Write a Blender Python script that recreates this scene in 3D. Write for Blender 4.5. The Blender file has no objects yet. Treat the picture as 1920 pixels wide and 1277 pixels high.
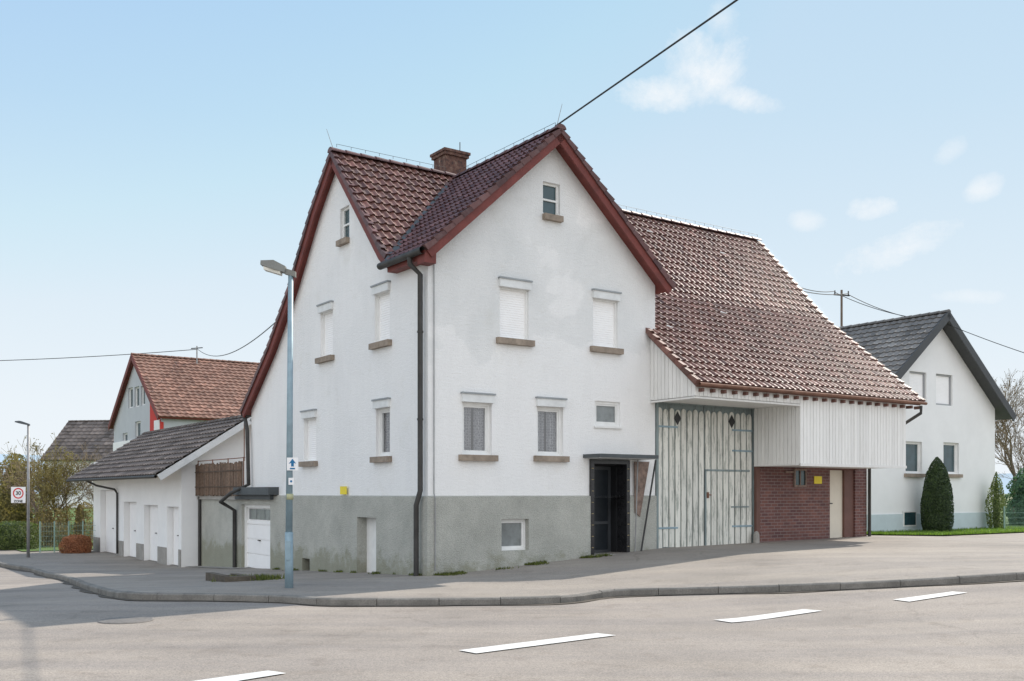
import bpy,bmesh,math,random,bisect
from mathutils import Vector, Matrix, noise
random.seed(7)
R=math.radians; PI=math.pi
F=1900.0; HZ=925.0; CH=1.7
scene=bpy.context.scene; col=scene.collection
CX,CY=-1.72,20.8
A0=math.atan2(1331,1900); ux,uy=math.cos(A0),math.sin(A0)
def W(s,t,z): return Vector((CX+ux*s-uy*t, CY+uy*s+ux*t, z))
def ST(x,y):
    dx=x-CX; dy=y-CY
    return dx*ux+dy*uy, -dx*uy+dy*ux
def pl(v,pts):
    if v<=pts[0][0]: return pts[0][1]
    for (a,b),(c,d) in zip(pts,pts[1:]):
        if v<=c: return b+(d-b)*(v-a)/(c-a)
    return pts[-1][1]
def H(x,y):
    s,t=ST(x,y)
    a=pl(s,[(-1,0),(.5,0.02),(6.3,.37),(14.6,.47),(20,.3),(40,.3)])
    b=pl(t,[(0,0),(15,-.68)])
    return a+pl(s,[(1,1),(8,0)])*b
def gat(px,py,off=0.0):
    z=off
    for i in range(60):
        Y=(CH-z)*F/(py-HZ); X=(px-960)/F*Y
        z+=.5*(H(X,Y)+off-z)
    return Vector((X,Y,H(X,Y)+off))
def at(px,py,Y): return Vector(((px-960)/F*Y,Y,CH+(HZ-py)/F*Y))
def FR(px,py,t0=0.0):
    k=(px-960)/F; ox=CX-uy*t0; oy=CY+ux*t0
    s=(k*oy-ox)/(ux-uy*k); Y=oy+uy*s
    return s, CH+(HZ-py)/F*Y
def LF(px,py,s0=0.0):
    k=(px-960)/F; ox=CX+ux*s0; oy=CY+uy*s0
    t=(ox-k*oy)/(k*ux+uy); Y=oy+ux*t
    return t, CH+(HZ-py)/F*Y
# ---------------------------------------------------------------- materials
def newmat(name):
    m=bpy.data.materials.new(name); m.use_nodes=True
    nt=m.node_tree; b=nt.nodes['Principled BSDF']
    return m,nt,b
def c4(c): return (c[0],c[1],c[2],1)
def ramp(nt,pts):
    r=nt.nodes.new('ShaderNodeValToRGB'); e=r.color_ramp.elements
    e[0].position=pts[0][0]; e[0].color=c4(pts[0][1]); e[1].position=pts[-1][0]; e[1].color=c4(pts[-1][1])
    for p,c in pts[1:-1]:
        x=e.new(p); x.color=c4(c)
    return r
def noi(nt,scale,detail=5,rough=.6,vec=None):
    n=nt.nodes.new('ShaderNodeTexNoise'); n.inputs['Scale'].default_value=scale; n.inputs['Detail'].default_value=detail; n.inputs['Roughness'].default_value=rough
    if vec: nt.links.new(vec,n.inputs['Vector'])
    return n
def objco(nt): return nt.nodes.new('ShaderNodeTexCoord').outputs['Object']
def mixc(nt,fac,a,b,mode='MIX'):
    m=nt.nodes.new('ShaderNodeMix'); m.data_type='RGBA'; m.blend_type=mode
    for sock,v in ((m.inputs[0],fac),(m.inputs[6],a),(m.inputs[7],b)):
        if hasattr(v,'links'): nt.links.new(v,sock)
        elif isinstance(v,(int,float)): sock.default_value=v
        else: sock.default_value=c4(v)
    return m.outputs[2]
def mth(nt,op,a,b=0,c=0,clamp=False):
    m=nt.nodes.new('ShaderNodeMath'); m.operation=op; m.use_clamp=clamp
    for i,v in enumerate((a,b,c)):
        if hasattr(v,'links'): nt.links.new(v,m.inputs[i])
        else: m.inputs[i].default_value=v
    return m.outputs[0]
def bump(nt,b,h,strength=.4,dist=.01):
    n=nt.nodes.new('ShaderNodeBump'); n.inputs['Strength'].default_value=strength; n.inputs['Distance'].default_value=dist
    nt.links.new(h,n.inputs['Height']); nt.links.new(n.outputs[0],b.inputs['Normal'])
def simple(name,c,rough=.7,var=.18,scale=2.0,bs=60,bst=.3,bd=.004,metal=0,fine=0.0,spec=None):
    m,nt,b=newmat(name); o=objco(nt)
    n=noi(nt,scale,6,.65,o)
    lo=[x*(1-var) for x in c]; hi=[min(1,x*(1+var)) for x in c]
    r=ramp(nt,[(.3,lo),(.7,hi)]); nt.links.new(n.outputs[0],r.inputs[0]); out=r.outputs[0]
    n2=noi(nt,bs,4,.7,o)
    if fine:
        r2=ramp(nt,[(.3,(1-fine,)*3),(.7,(1,1,1))]); nt.links.new(n2.outputs[0],r2.inputs[0]); out=mixc(nt,1.0,out,r2.outputs[0],'MULTIPLY')
    nt.links.new(out,b.inputs['Base Color']); b.inputs['Roughness'].default_value=rough; b.inputs['Metallic'].default_value=metal
    if spec is not None: b.inputs['Specular IOR Level'].default_value=spec
    if bst: bump(nt,b,n2.outputs[0],bst,bd)
    return m
def m_plaster(name,white,grey,zline=None,amt=.9,scale=.5):
    m,nt,b=newmat(name); o=objco(nt)
    sep=nt.nodes.new('ShaderNodeSeparateXYZ'); nt.links.new(o,sep.inputs[0])
    n=noi(nt,scale,7,.55,o); n.inputs['Distortion'].default_value=.4
    if zline is not None:
        z=mth(nt,'MULTIPLY_ADD',sep.outputs[2],.22,-zline*.22)
        f=mth(nt,'ADD',n.outputs[0],mth(nt,'MINIMUM',z,.12))
    else: f=n.outputs[0]
    r=ramp(nt,[(.50,(0,0,0)),(.53,(.45,.45,.45)),(.75,(1,1,1))]); nt.links.new(f,r.inputs[0])
    fac=mth(nt,'MULTIPLY',r.outputs[0],amt)
    base=mixc(nt,fac,white,grey)
    mp=nt.nodes.new('ShaderNodeMapping'); mp.inputs['Scale'].default_value=(3,3,.5); nt.links.new(o,mp.inputs[0])
    s=noi(nt,1.0,5,.7,mp.outputs[0]); rs=ramp(nt,[(.38,(.92,.92,.92)),(.55,(1,1,1))]); nt.links.new(s.outputs[0],rs.inputs[0])
    base=mixc(nt,.3,base,rs.outputs[0],'MULTIPLY')
    k=noi(nt,1.3,6,.65,o); rk=ramp(nt,[(.58,(1,1,1)),(.8,(.88,.87,.83))]); nt.links.new(k.outputs[0],rk.inputs[0])
    base=mixc(nt,.7,base,rk.outputs[0],'MULTIPLY')
    g=noi(nt,38,5,.75,o); rg=ramp(nt,[(.3,(.93,.93,.93)),(.7,(1,1,1))]); nt.links.new(g.outputs[0],rg.inputs[0])
    base=mixc(nt,1,base,rg.outputs[0],'MULTIPLY')
    nt.links.new(base,b.inputs['Base Color']); b.inputs['Roughness'].default_value=.92
    mp2=nt.nodes.new('ShaderNodeMapping'); mp2.inputs['Scale'].default_value=(6,6,26); nt.links.new(o,mp2.inputs[0]); g2=noi(nt,1,4,.7,mp2.outputs[0])
    bump(nt,b,mth(nt,'ADD',g.outputs[0],g2.outputs[0]),.7,.016)
    return m
def m_rough(name,c,moss=True):
    m,nt,b=newmat(name); o=objco(nt)
    v=nt.nodes.new('ShaderNodeTexVoronoi'); v.inputs['Scale'].default_value=42; nt.links.new(o,v.inputs['Vector'])
    n=noi(nt,1.1,7,.65,o); r=ramp(nt,[(.3,[x*.80 for x in c]),(.7,[x*1.12 for x in c])]); nt.links.new(n.outputs[0],r.inputs[0])
    rv=ramp(nt,[(.1,(1,1,1)),(.6,(.76,.76,.76))]); nt.links.new(v.outputs['Distance'],rv.inputs[0])
    base=mixc(nt,1,r.outputs[0],rv.outputs[0],'MULTIPLY')
    if moss:
        sep=nt.nodes.new('ShaderNodeSeparateXYZ'); nt.links.new(o,sep.inputs[0])
        k=noi(nt,2.6,6,.7,o)
        f=mth(nt,'SUBTRACT',mth(nt,'MULTIPLY',k.outputs[0],1.5),mth(nt,'MULTIPLY_ADD',sep.outputs[2],.9,.42))
        f=mth(nt,'MULTIPLY',f,3.5,clamp=True)
        base=mixc(nt,mth(nt,'MULTIPLY',f,.6),base,(.22,.22,.14))
    nt.links.new(base,b.inputs['Base Color']); b.inputs['Roughness'].default_value=.95
    bump(nt,b,mth(nt,'MULTIPLY',v.outputs['Distance'],-1.0),.7,.02)
    return m
def m_tile(name,c1,c2,pale,rough=.38,paleamt=.5,spec=.3):
    m,nt,b=newmat(name); o=objco(nt)
    a=nt.nodes.new('ShaderNodeAttribute'); a.attribute_name='rnd'
    r=ramp(nt,[(0,c1),(.5,c2),(.85,c2),(1,[x*1.4 for x in c2])]); nt.links.new(a.outputs['Fac'],r.inputs[0])
    n=noi(nt,5,6,.75,o); rp=ramp(nt,[(.48,(0,0,0)),(.74,(1,1,1))]); nt.links.new(n.outputs[0],rp.inputs[0])
    base=mixc(nt,mth(nt,'MULTIPLY',rp.outputs[0],paleamt),r.outputs[0],pale)
    n3=noi(nt,.5,4,.6,o); r3=ramp(nt,[(.35,(.76,.76,.76)),(.65,(1.0,1,1))]); nt.links.new(n3.outputs[0],r3.inputs[0])
    base=mixc(nt,1,base,r3.outputs[0],'MULTIPLY')
    nt.links.new(base,b.inputs['Base Color']); b.inputs['Roughness'].default_value=rough; b.inputs['Specular IOR Level'].default_value=spec
    bump(nt,b,n.outputs[0],.25,.006)
    return m
def m_rnd(name,c1,c2,rough=.6,scale=8,var=.5,bst=.0,trans=0):
    m,nt,b=newmat(name); o=objco(nt)
    a=nt.nodes.new('ShaderNodeAttribute'); a.attribute_name='rnd'
    base=mixc(nt,a.outputs['Fac'],c1,c2)
    n=noi(nt,scale,5,.6,o); r=ramp(nt,[(.35,(1-var,)*3),(.65,(1,1,1))]); nt.links.new(n.outputs[0],r.inputs[0])
    cc=mixc(nt,1,base,r.outputs[0],'MULTIPLY')
    nt.links.new(cc,b.inputs['Base Color']); b.inputs['Roughness'].default_value=rough
    if bst: bump(nt,b,n.outputs[0],bst,.004)
    if trans:
        t=nt.nodes.new('ShaderNodeBsdfTranslucent'); mx=nt.nodes.new('ShaderNodeMixShader'); mx.inputs[0].default_value=trans
        nt.links.new(mixc(nt,1,cc,(1.7,1.8,1.0),'MULTIPLY'),t.inputs[0]); nt.links.new(b.outputs[0],mx.inputs[1]); nt.links.new(t.outputs[0],mx.inputs[2])
        nt.links.new(mx.outputs[0],nt.nodes['Material Output'].inputs[0])
    return m
def m_paint(name,c,under,amt=.5,rough=.75,lo=.88):
    m,nt,b=newmat(name); o=objco(nt)
    a=nt.nodes.new('ShaderNodeAttribute'); a.attribute_name='rnd'
    mp=nt.nodes.new('ShaderNodeMapping'); mp.inputs['Scale'].default_value=(14,14,1.6); nt.links.new(o,mp.inputs[0])
    n=noi(nt,1.0,7,.75,mp.outputs[0]); r=ramp(nt,[(.50,(0,0,0)),(.60,(1,1,1))]); nt.links.new(n.outputs[0],r.inputs[0])
    base=mixc(nt,mth(nt,'MULTIPLY',r.outputs[0],amt),c,under)
    sc=mth(nt,'MULTIPLY_ADD',a.outputs['Fac'],1-lo,lo)
    cm=nt.nodes.new('ShaderNodeCombineColor'); [nt.links.new(sc,cm.inputs[i]) for i in range(3)]
    nt.links.new(mixc(nt,1,base,cm.outputs[0],'MULTIPLY'),b.inputs['Base Color']); b.inputs['Roughness'].default_value=rough
    bump(nt,b,n.outputs[0],.3,.006)
    return m
def m_brick():
    m,nt,b=newmat('red_brick'); o=objco(nt)
    d=nt.nodes.new('ShaderNodeVectorMath'); d.operation='DOT_PRODUCT'; d.inputs[1].default_value=(ux,uy,0); nt.links.new(o,d.inputs[0])
    sep=nt.nodes.new('ShaderNodeSeparateXYZ'); nt.links.new(o,sep.inputs[0])
    cb=nt.nodes.new('ShaderNodeCombineXYZ'); nt.links.new(d.outputs['Value'],cb.inputs[0]); nt.links.new(sep.outputs[2],cb.inputs[1])
    t=nt.nodes.new('ShaderNodeTexBrick'); nt.links.new(cb.outputs[0],t.inputs['Vector'])
    t.inputs['Scale'].default_value=1; t.inputs['Brick Width'].default_value=.25; t.inputs['Row Height'].default_value=.083; t.inputs['Mortar Size'].default_value=.008
    t.inputs['Color1'].default_value=(.21,.085,.068,1); t.inputs['Color2'].default_value=(.12,.05,.05,1); t.inputs['Mortar'].default_value=(.28,.21,.19,1)
    n=noi(nt,2,6,.6,o); r=ramp(nt,[(.35,(.75,.75,.75)),(.65,(1,1,1))]); nt.links.new(n.outputs[0],r.inputs[0])
    nt.links.new(mixc(nt,1,t.outputs[0],r.outputs[0],'MULTIPLY'),b.inputs['Base Color']); b.inputs['Roughness'].default_value=.7
    bump(nt,b,mth(nt,'SUBTRACT',1,t.outputs['Fac']),.6,.01)
    return m
def m_asphalt(name,c,crack=.6):
    m,nt,b=newmat(name); o=objco(nt)
    n=noi(nt,.35,8,.62,o); r=ramp(nt,[(.3,[x*.80 for x in c]),(.5,c),(.72,[x*1.14 for x in c])]); nt.links.new(n.outputs[0],r.inputs[0])
    f=noi(nt,55,4,.8,o); rf=ramp(nt,[(.3,(.42,.42,.42)),(.5,(.95,.95,.95)),(.72,(1.5,1.42,1.33))]); nt.links.new(f.outputs[0],rf.inputs[0])
    base=mixc(nt,.9,r.outputs[0],rf.outputs[0],'MULTIPLY')
    mp=nt.nodes.new('ShaderNodeMapping'); mp.inputs['Rotation'].default_value=(0,0,-R(26)); mp.inputs['Scale'].default_value=(.12,1.3,1); nt.links.new(o,mp.inputs[0])
    w=noi(nt,1,5,.6,mp.outputs[0]); rw=ramp(nt,[(.35,(.84,.84,.86)),(.65,(1.07,1.05,1.02))]); nt.links.new(w.outputs[0],rw.inputs[0])
    base=mixc(nt,1,base,rw.outputs[0],'MULTIPLY')
    q=noi(nt,2.2,6,.7,o); rq=ramp(nt,[(.54,(1,1,1)),(.72,(.80,.78,.76))]); nt.links.new(q.outputs[0],rq.inputs[0])
    base=mixc(nt,1,base,rq.outputs[0],'MULTIPLY')
    dv=noi(nt,1.2,4,.6,o)
    va=nt.nodes.new('ShaderNodeVectorMath'); va.operation='MULTIPLY_ADD'; nt.links.new(dv.outputs['Color'],va.inputs[0]); va.inputs[1].default_value=(.9,.9,0); nt.links.new(o,va.inputs[2])
    v=nt.nodes.new('ShaderNodeTexVoronoi'); v.feature='DISTANCE_TO_EDGE'; v.inputs['Scale'].default_value=.33; nt.links.new(va.outputs[0],v.inputs['Vector'])
    rc=ramp(nt,[(.002,(.45,.45,.45)),(.007,(1,1,1))]); nt.links.new(v.outputs['Distance'],rc.inputs[0])
    gate=noi(nt,.25,3,.5,o); rg=ramp(nt,[(.5,(0,0,0)),(.6,(1,1,1))]); nt.links.new(gate.outputs[0],rg.inputs[0])
    base=mixc(nt,mth(nt,'MULTIPLY',rg.outputs[0],crack),base,mixc(nt,1,base,rc.outputs[0],'MULTIPLY'))
    nt.links.new(base,b.inputs['Base Color']); b.inputs['Roughness'].default_value=.85; b.inputs['Specular IOR Level'].default_value=.35
    bump(nt,b,f.outputs[0],.5,.008)
    return m
def m_glass(name,tint=(.93,.94,.95),refl=.16):
    m=bpy.data.materials.new(name); m.use_nodes=True; nt=m.node_tree; nt.nodes.clear()
    o=nt.nodes.new('ShaderNodeOutputMaterial'); mx=nt.nodes.new('ShaderNodeMixShader'); t=nt.nodes.new('ShaderNodeBsdfTransparent'); g=nt.nodes.new('ShaderNodeBsdfGlossy')
    t.inputs[0].default_value=c4(tint); g.inputs['Roughness'].default_value=.03; mx.inputs[0].default_value=refl
    nt.links.new(t.outputs[0],mx.inputs[1]); nt.links.new(g.outputs[0],mx.inputs[2]); nt.links.new(mx.outputs[0],o.inputs[0])
    return m
def m_lace():
    m,nt,b=newmat('lace_curtain'); o=objco(nt)
    v=nt.nodes.new('ShaderNodeTexVoronoi'); v.inputs['Scale'].default_value=17; v.feature='DISTANCE_TO_EDGE'; v.inputs['Randomness'].default_value=.45; nt.links.new(o,v.inputs['Vector'])
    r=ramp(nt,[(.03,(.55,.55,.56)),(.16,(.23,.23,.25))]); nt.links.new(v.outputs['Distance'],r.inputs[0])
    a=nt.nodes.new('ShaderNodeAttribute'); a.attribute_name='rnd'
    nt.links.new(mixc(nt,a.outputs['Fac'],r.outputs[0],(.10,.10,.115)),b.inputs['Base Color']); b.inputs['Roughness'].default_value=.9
    return m
def m_chim():
    m,nt,b=newmat('sooty_brick_chimney'); o=objco(nt)
    n=noi(nt,7,6,.75,o); r=ramp(nt,[(.35,(.035,.03,.03)),(.5,(.13,.065,.05)),(.62,(.19,.12,.09)),(.75,(.36,.33,.27))]); nt.links.new(n.outputs[0],r.inputs[0])
    nt.links.new(r.outputs[0],b.inputs['Base Color']); b.inputs['Roughness'].default_value=.9; bump(nt,b,n.outputs[0],.6,.02); return m
M={}
M['plaster']=m_plaster('weathered_white_plaster',(.90,.895,.88),(.73,.74,.73),4.7,.85)
M['plaster_left']=m_plaster('white_plaster',(.90,.895,.88),(.82,.82,.81),None,.6,.4)
M['white_wall']=simple('clean_white_render',(.86,.86,.85),.9,.04,1,50,.3)
M['nb_wall']=simple('neighbour_white_render',(.83,.83,.82),.9,.04,1,50,.3)
M['grey_wall']=simple('pale_grey_render',(.50,.52,.54),.9,.05,1,50,.3)
M['red_wall']=simple('bright_red_render',(.55,.05,.04),.85,.06)
M['pale_plinth']=simple('pale_blue_plinth',(.55,.63,.65),.9,.06)
M['plinth']=m_rough('grey_roughcast',(.55,.55,.495))
M['tile']=m_tile('red_brown_pantile',(.095,.042,.034),(.185,.084,.066),(.36,.28,.245),.50,.5,.38)
M['tile_dark']=m_tile('dark_glazed_pantile',(.080,.036,.036),(.145,.068,.064),(.25,.19,.185),.48,.4,.35)
M['tile_grey']=m_tile('weathered_grey_brown_tile',(.13,.125,.12),(.21,.20,.19),(.32,.30,.28),.7,.4,.25)
M['tile_red']=m_tile('red_tile',(.18,.092,.066),(.27,.145,.105),(.38,.31,.26),.6,.45,.25)
M['tile_brown']=m_tile('old_brown_tile',(.10,.082,.072),(.18,.15,.135),(.28,.25,.225),.75,.5,.2)
M['maroon']=simple('maroon_paint',(.16,.036,.028),.65,.25,3,40,.2)
M['rust']=simple('rusty_gutter_paint',(.19,.10,.07),.8,.3,4,spec=.2)
M['brownpipe']=simple('dark_downpipe',(.05,.048,.045),.55,.3,3,spec=.3)
M['zinc']=simple('zinc',(.30,.30,.30),.55,.2,4,metal=.4)
M['galv']=simple('galvanised_steel',(.27,.37,.42),.55,.15,6,metal=.2)
M['shutter']=simple('white_roller_shutter',(.92,.91,.90),.6,.03,2)
M['winframe']=simple('white_window_frame',(.80,.80,.78),.5,.08,3)
M['shadeframe']=simple('shade_grey_window_frame',(.32,.33,.34),.5,.08,3)  # shutter frame coloured grey to stand in for weak reveal shade
M['header']=simple('pale_grey_shutter_box',(.72,.73,.72),.7,.1,4)
M['headtop']=simple('grey_box_cap',(.31,.33,.34),.8,.15,4)
M['sill']=simple('weathered_brown_stone_sill',(.29,.235,.185),.85,.3,5,50,.5)
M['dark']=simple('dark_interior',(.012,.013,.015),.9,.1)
M['glass']=m_glass('window_glass')
M['darkglass']=simple('teal_dark_glass',(.03,.065,.075),.12,.3,3,5,.1,spec=.7)
M['greyglass']=simple('reflection_grey_glass',(.20,.22,.22),.2,.3,3,5,.1,spec=.7)  # lighter grey imitates reflections on the panes, put into the base colour
M['lace']=m_lace()
M['blacktile']=simple('black_glazed_tile',(.02,.02,.022),.25,.4,4,spec=.5)
M['canopy']=simple('dark_canopy',(.07,.08,.085),.6,.2)
M['lightgrey']=simple('canopy_underside',(.55,.56,.56),.8,.1)
M['browntile']=simple('brown_side_panel',(.21,.145,.115),.6,.5,9)
M['joint']=simple('ochre_joint',(.30,.24,.12),.8,.2)
M['brick']=m_brick()
M['cream']=simple('cream_door_paint',(.74,.68,.57),.6,.06)
M['brownframe']=simple('brown_wood_frame',(.14,.065,.05),.6,.2)
M['board']=m_paint('white_painted_boards',(.84,.83,.80),(.60,.59,.54),.25,lo=.90)
M['gate']=m_paint('peeling_pale_green_boards',(.80,.79,.72),(.34,.36,.32),.85,lo=.85)
M['gateback']=m_paint('green_gate_backing',(.27,.33,.33),(.15,.16,.15),.6)
M['iron']=simple('black_iron',(.03,.03,.03),.5,.2)
M['yellow']=simple('yellow_plastic',(.85,.68,.03),.5,.05)
M['chimney']=m_chim()
M['reed']=m_rnd('brown_reed',(.12,.08,.055),(.28,.18,.12),.8,14)
M['conc']=simple('old_concrete',(.38,.36,.33),.9,.2,3,60,.5,fine=.3)
M['kerb']=simple('kerb_stone',(.25,.235,.21),.9,.3,2.5,60,.6,.006,fine=.5)
M['asphalt']=m_asphalt('road_asphalt',(.315,.282,.25),.25)
M['pave']=m_asphalt('pavement_asphalt',(.31,.282,.25),.4)
M['mark']=simple('worn_white_road_paint',(.80,.79,.76),.7,.1,6,40,.3,fine=.35)
M['soil']=simple('gutter_dirt',(.13,.11,.085),.95,.4,5,60,.5,.01,fine=.5)
M['lawn']=simple('lawn_green',(.12,.20,.045),.9,.35,2,30,.5,.02,fine=.4)
M['field']=simple('field',(.13,.15,.06),.9,.3,.1,2,.3,.05)
M['blade']=m_rnd('grass_blade',(.07,.14,.02),(.22,.34,.06),.6,trans=.4)
M['thuja']=m_rnd('topiary_leaf',(.02,.045,.015),(.07,.115,.03),.6,3,.3,trans=.25)
M['hedge']=m_rnd('hedge_leaf',(.045,.075,.02),(.15,.19,.055),.6,3,.3,trans=.35)
M['young']=m_rnd('young_conifer_leaf',(.07,.11,.03),(.22,.26,.09),.6,3,.3,trans=.35)
M['yew']=m_rnd('yellow_green_conifer',(.12,.11,.03),(.32,.26,.08),.6,3,.3,trans=.35)
M['olive']=m_rnd('olive_brown_shrub',(.14,.105,.04),(.32,.25,.11),.7,3,.3,trans=.3)
M['russet']=m_rnd('russet_leaf',(.28,.11,.055),(.55,.26,.14),.7,3,.3,trans=.35)
M['spruce']=m_rnd('blue_green_conifer',(.04,.09,.055),(.11,.21,.13),.6,3,.3,trans=.35)
M['bark']=simple('bark',(.15,.115,.09),.9,.3,6,40,.5)
M['twig']=m_rnd('twig_bark',(.18,.135,.085),(.36,.27,.17),.9)
M['bud']=m_rnd('spring_bud',(.24,.19,.06),(.40,.33,.13),.8,trans=.3)
M['cable']=simple('black_cable',(.02,.02,.02),.6,.1)
M['fence']=simple('green_fence_wire',(.24,.36,.31),.5,.1)
M['signwhite']=simple('sign_white',(.85,.85,.85),.4,.02,2,5,0)
M['signred']=simple('sign_red',(.6,.02,.02),.4,.02,2,5,0)
M['signblack']=simple('sign_black',(.02,.02,.02),.5,.02,2,5,0)
M['teal']=simple('sign_blue_green',(.0,.14,.32),.5,.02,2,5,0)
M['lens']=simple('lamp_lens',(.7,.68,.6),.25,.05,2,5,0)
M['carpaint']=simple('dark_car_paint',(.03,.035,.045),.25,.05,2,5,0,spec=.7)
M['rubber']=simple('rubber',(.02,.02,.02),.9,.1)
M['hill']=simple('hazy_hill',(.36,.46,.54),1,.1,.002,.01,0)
M['moss']=m_rnd('moss_and_weed',(.07,.10,.02),(.22,.24,.07),.9,trans=.3)
# ---------------------------------------------------------------- mesh helpers
ORG={}
class MB:
    def __init__(s,f=None): s.v=[]; s.q=[]; s.r=[]; s.f=f or (lambda a,b,c:Vector((a,b,c))); s.cr=0
    def poly(s,pts,raw=False):
        i=len(s.v); s.v+= [Vector(p) if raw else s.f(*p) for p in pts]; s.q.append(tuple(range(i,i+len(pts)))); s.r.append(s.cr)
    def box(s,a0,a1,b0,b1,c0,c1):
        i=len(s.v); s.v+=[s.f(a,b,c) for a in (a0,a1) for b in (b0,b1) for c in (c0,c1)]
        for q in ((0,1,3,2),(4,6,7,5),(0,4,5,1),(2,3,7,6),(0,2,6,4),(1,5,7,3)): s.q.append(tuple(i+k for k in q)); s.r.append(s.cr)
    def prism(s,pts,c0,c1):
        n=len(pts); i=len(s.v); s.v+=[s.f(a,b,c0) for a,b in pts]+[s.f(a,b,c1) for a,b in pts]
        s.q.append(tuple(range(i,i+n))); s.q.append(tuple(range(i+2*n-1,i+n-1,-1))); s.r+=[s.cr]*2
        for k in range(n): s.q.append((i+k,i+(k+1)%n,i+n+(k+1)%n,i+n+k)); s.r.append(s.cr)
    def tube(s,p0,p1,r0,r1=None,n=8,cap=True):
        if r1 is None: r1=r0
        p0=Vector(p0); p1=Vector(p1); d=(p1-p0)
        if d.length<1e-6: return
        d.normalize(); x=d.orthogonal().normalized(); y=d.cross(x); i=len(s.v)
        for p,r in ((p0,r0),(p1,r1)):
            for k in range(n):
                a=2*PI*k/n; s.v.append(p+x*math.cos(a)*r+y*math.sin(a)*r)
        for k in range(n): s.q.append((i+k,i+(k+1)%n,i+n+(k+1)%n,i+n+k)); s.r.append(s.cr)
        if cap and n>3:
            s.q.append(tuple(range(i,i+n))); s.q.append(tuple(range(i+2*n-1,i+n-1,-1))); s.r+=[s.cr]*2
    def path(s,pts,r,n=8):
        pts=[Vector(p) for p in pts]; rings=[]; x=None
        for k,p in enumerate(pts):
            d=(pts[min(k+1,len(pts)-1)]-pts[max(k-1,0)]).normalized()
            x=d.orthogonal().normalized() if x is None else (x-d*x.dot(d)).normalized()
            y=d.cross(x); i=len(s.v); rings.append(i)
            for j in range(n):
                a=2*PI*j/n; s.v.append(p+x*math.cos(a)*r+y*math.sin(a)*r)
        for a,b in zip(rings,rings[1:]):
            for j in range(n): s.q.append((a+j,a+(j+1)%n,b+(j+1)%n,b+j)); s.r.append(s.cr)
    def lathe(s,c,prof,n=16):
        c=Vector(c); rings=[]
        for r,z in prof:
            i=len(s.v); rings.append(i)
            for j in range(n):
                a=2*PI*j/n; s.v.append(c+Vector((math.cos(a)*r,math.sin(a)*r,z)))
        for a,b in zip(rings,rings[1:]):
            for j in range(n): s.q.append((a+j,a+(j+1)%n,b+(j+1)%n,b+j)); s.r.append(s.cr)
    def build(s,name,mat,parent=None,smooth=False,origin=None,recalc=True):
        me=bpy.data.meshes.new(name); 
        if parent is not None: org=ORG[parent.name]
        else: org=Vector(origin) if origin is not None else Vector((0,0,0))
        me.from_pydata([v-org for v in s.v],[],s.q); me.validate(); me.update()
        if len(s.r)==len(me.polygons):
            at_=me.attributes.new('rnd','FLOAT','FACE'); at_.data.foreach_set('value',s.r)
        if recalc:
            bm=bmesh.new(); bm.from_mesh(me); bmesh.ops.recalc_face_normals(bm,faces=bm.faces); bm.to_mesh(me); bm.free()
        if smooth: me.polygons.foreach_set('use_smooth',[True]*len(me.polygons))
        me.materials.append(mat); o=bpy.data.objects.new(name,me); col.objects.link(o)
        if parent is not None: o.parent=parent
        else: o.location=org
        ORG[o.name]=org
        return o
def tag(o,label=None,cat=None,group=None,kind=None):
    if label: o['label']=label
    if cat: o['category']=cat
    if group: o['group']=group
    if kind: o['kind']=kind
    return o
def thing(name,label,cat,loc,group=None):
    o=bpy.data.objects.new(name,None); col.objects.link(o); o.location=loc; o.empty_display_size=.3; ORG[o.name]=Vector(loc)
    return tag(o,label,cat,group)
def struct(o): o['kind']='structure'; return o
PF=lambda a,z,d: W(a,-d,z)
PL=lambda a,z,d: W(-d,a,z)
def wall(mb,a0,a1,z0,prof,holes,rev=.14,d=0.0):
    xs=sorted(set([a0,a1]+[p[0] for p in prof if a0<p[0]<a1]+[h[0] for h in holes]+[h[1] for h in holes]))
    zs=sorted(set([z0]+[h[2] for h in holes]+[h[3] for h in holes]))
    zs=[z for z in zs if z>=z0]
    for x0,x1 in zip(xs,xs[1:]):
        if x1-x0<1e-5: continue
        t0,t1=pl(x0,prof),pl(x1,prof); lim=min(t0,t1); zz=[z for z in zs if z<lim-1e-4]
        for za,zb in zip(zz,zz[1:]+[None]):
            zc=(za+zb)/2 if zb is not None else za+.001; xc=(x0+x1)/2
            if any(h[0]<xc<h[1] and h[2]<=zc<h[3]-1e-6 for h in holes): continue
            if zb is None: mb.poly([(x0,za,d),(x1,za,d),(x1,t1,d),(x0,t0,d)])
            else: mb.poly([(x0,za,d),(x1,za,d),(x1,zb,d),(x0,zb,d)])
    for h in holes:
        r=h[4] if len(h)>4 else rev; e=d-r
        mb.poly([(h[0],h[2],d),(h[0],h[3],d),(h[0],h[3],e),(h[0],h[2],e)])
        mb.poly([(h[1],h[2],d),(h[1],h[3],d),(h[1],h[3],e),(h[1],h[2],e)])
        mb.poly([(h[0],h[3],d),(h[1],h[3],d),(h[1],h[3],e),(h[0],h[3],e)])
        mb.poly([(h[0],h[2],d),(h[1],h[2],d),(h[1],h[2],e),(h[0],h[2],e)])
def rectF(x0,x1,y0,y1,t0=0.0):
    xm=(x0+x1)/2
    return (FR(x0,y0,t0)[0],FR(x1,y0,t0)[0],FR(xm,y1,t0)[1],FR(xm,y0,t0)[1])
def rectL(x0,x1,y0,y1,s0=0.0):
    xm=(x0+x1)/2
    return (LF(x1,y0,s0)[0],LF(x0,y0,s0)[0],LF(xm,y1,s0)[1],LF(xm,y0,s0)[1])
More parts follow.
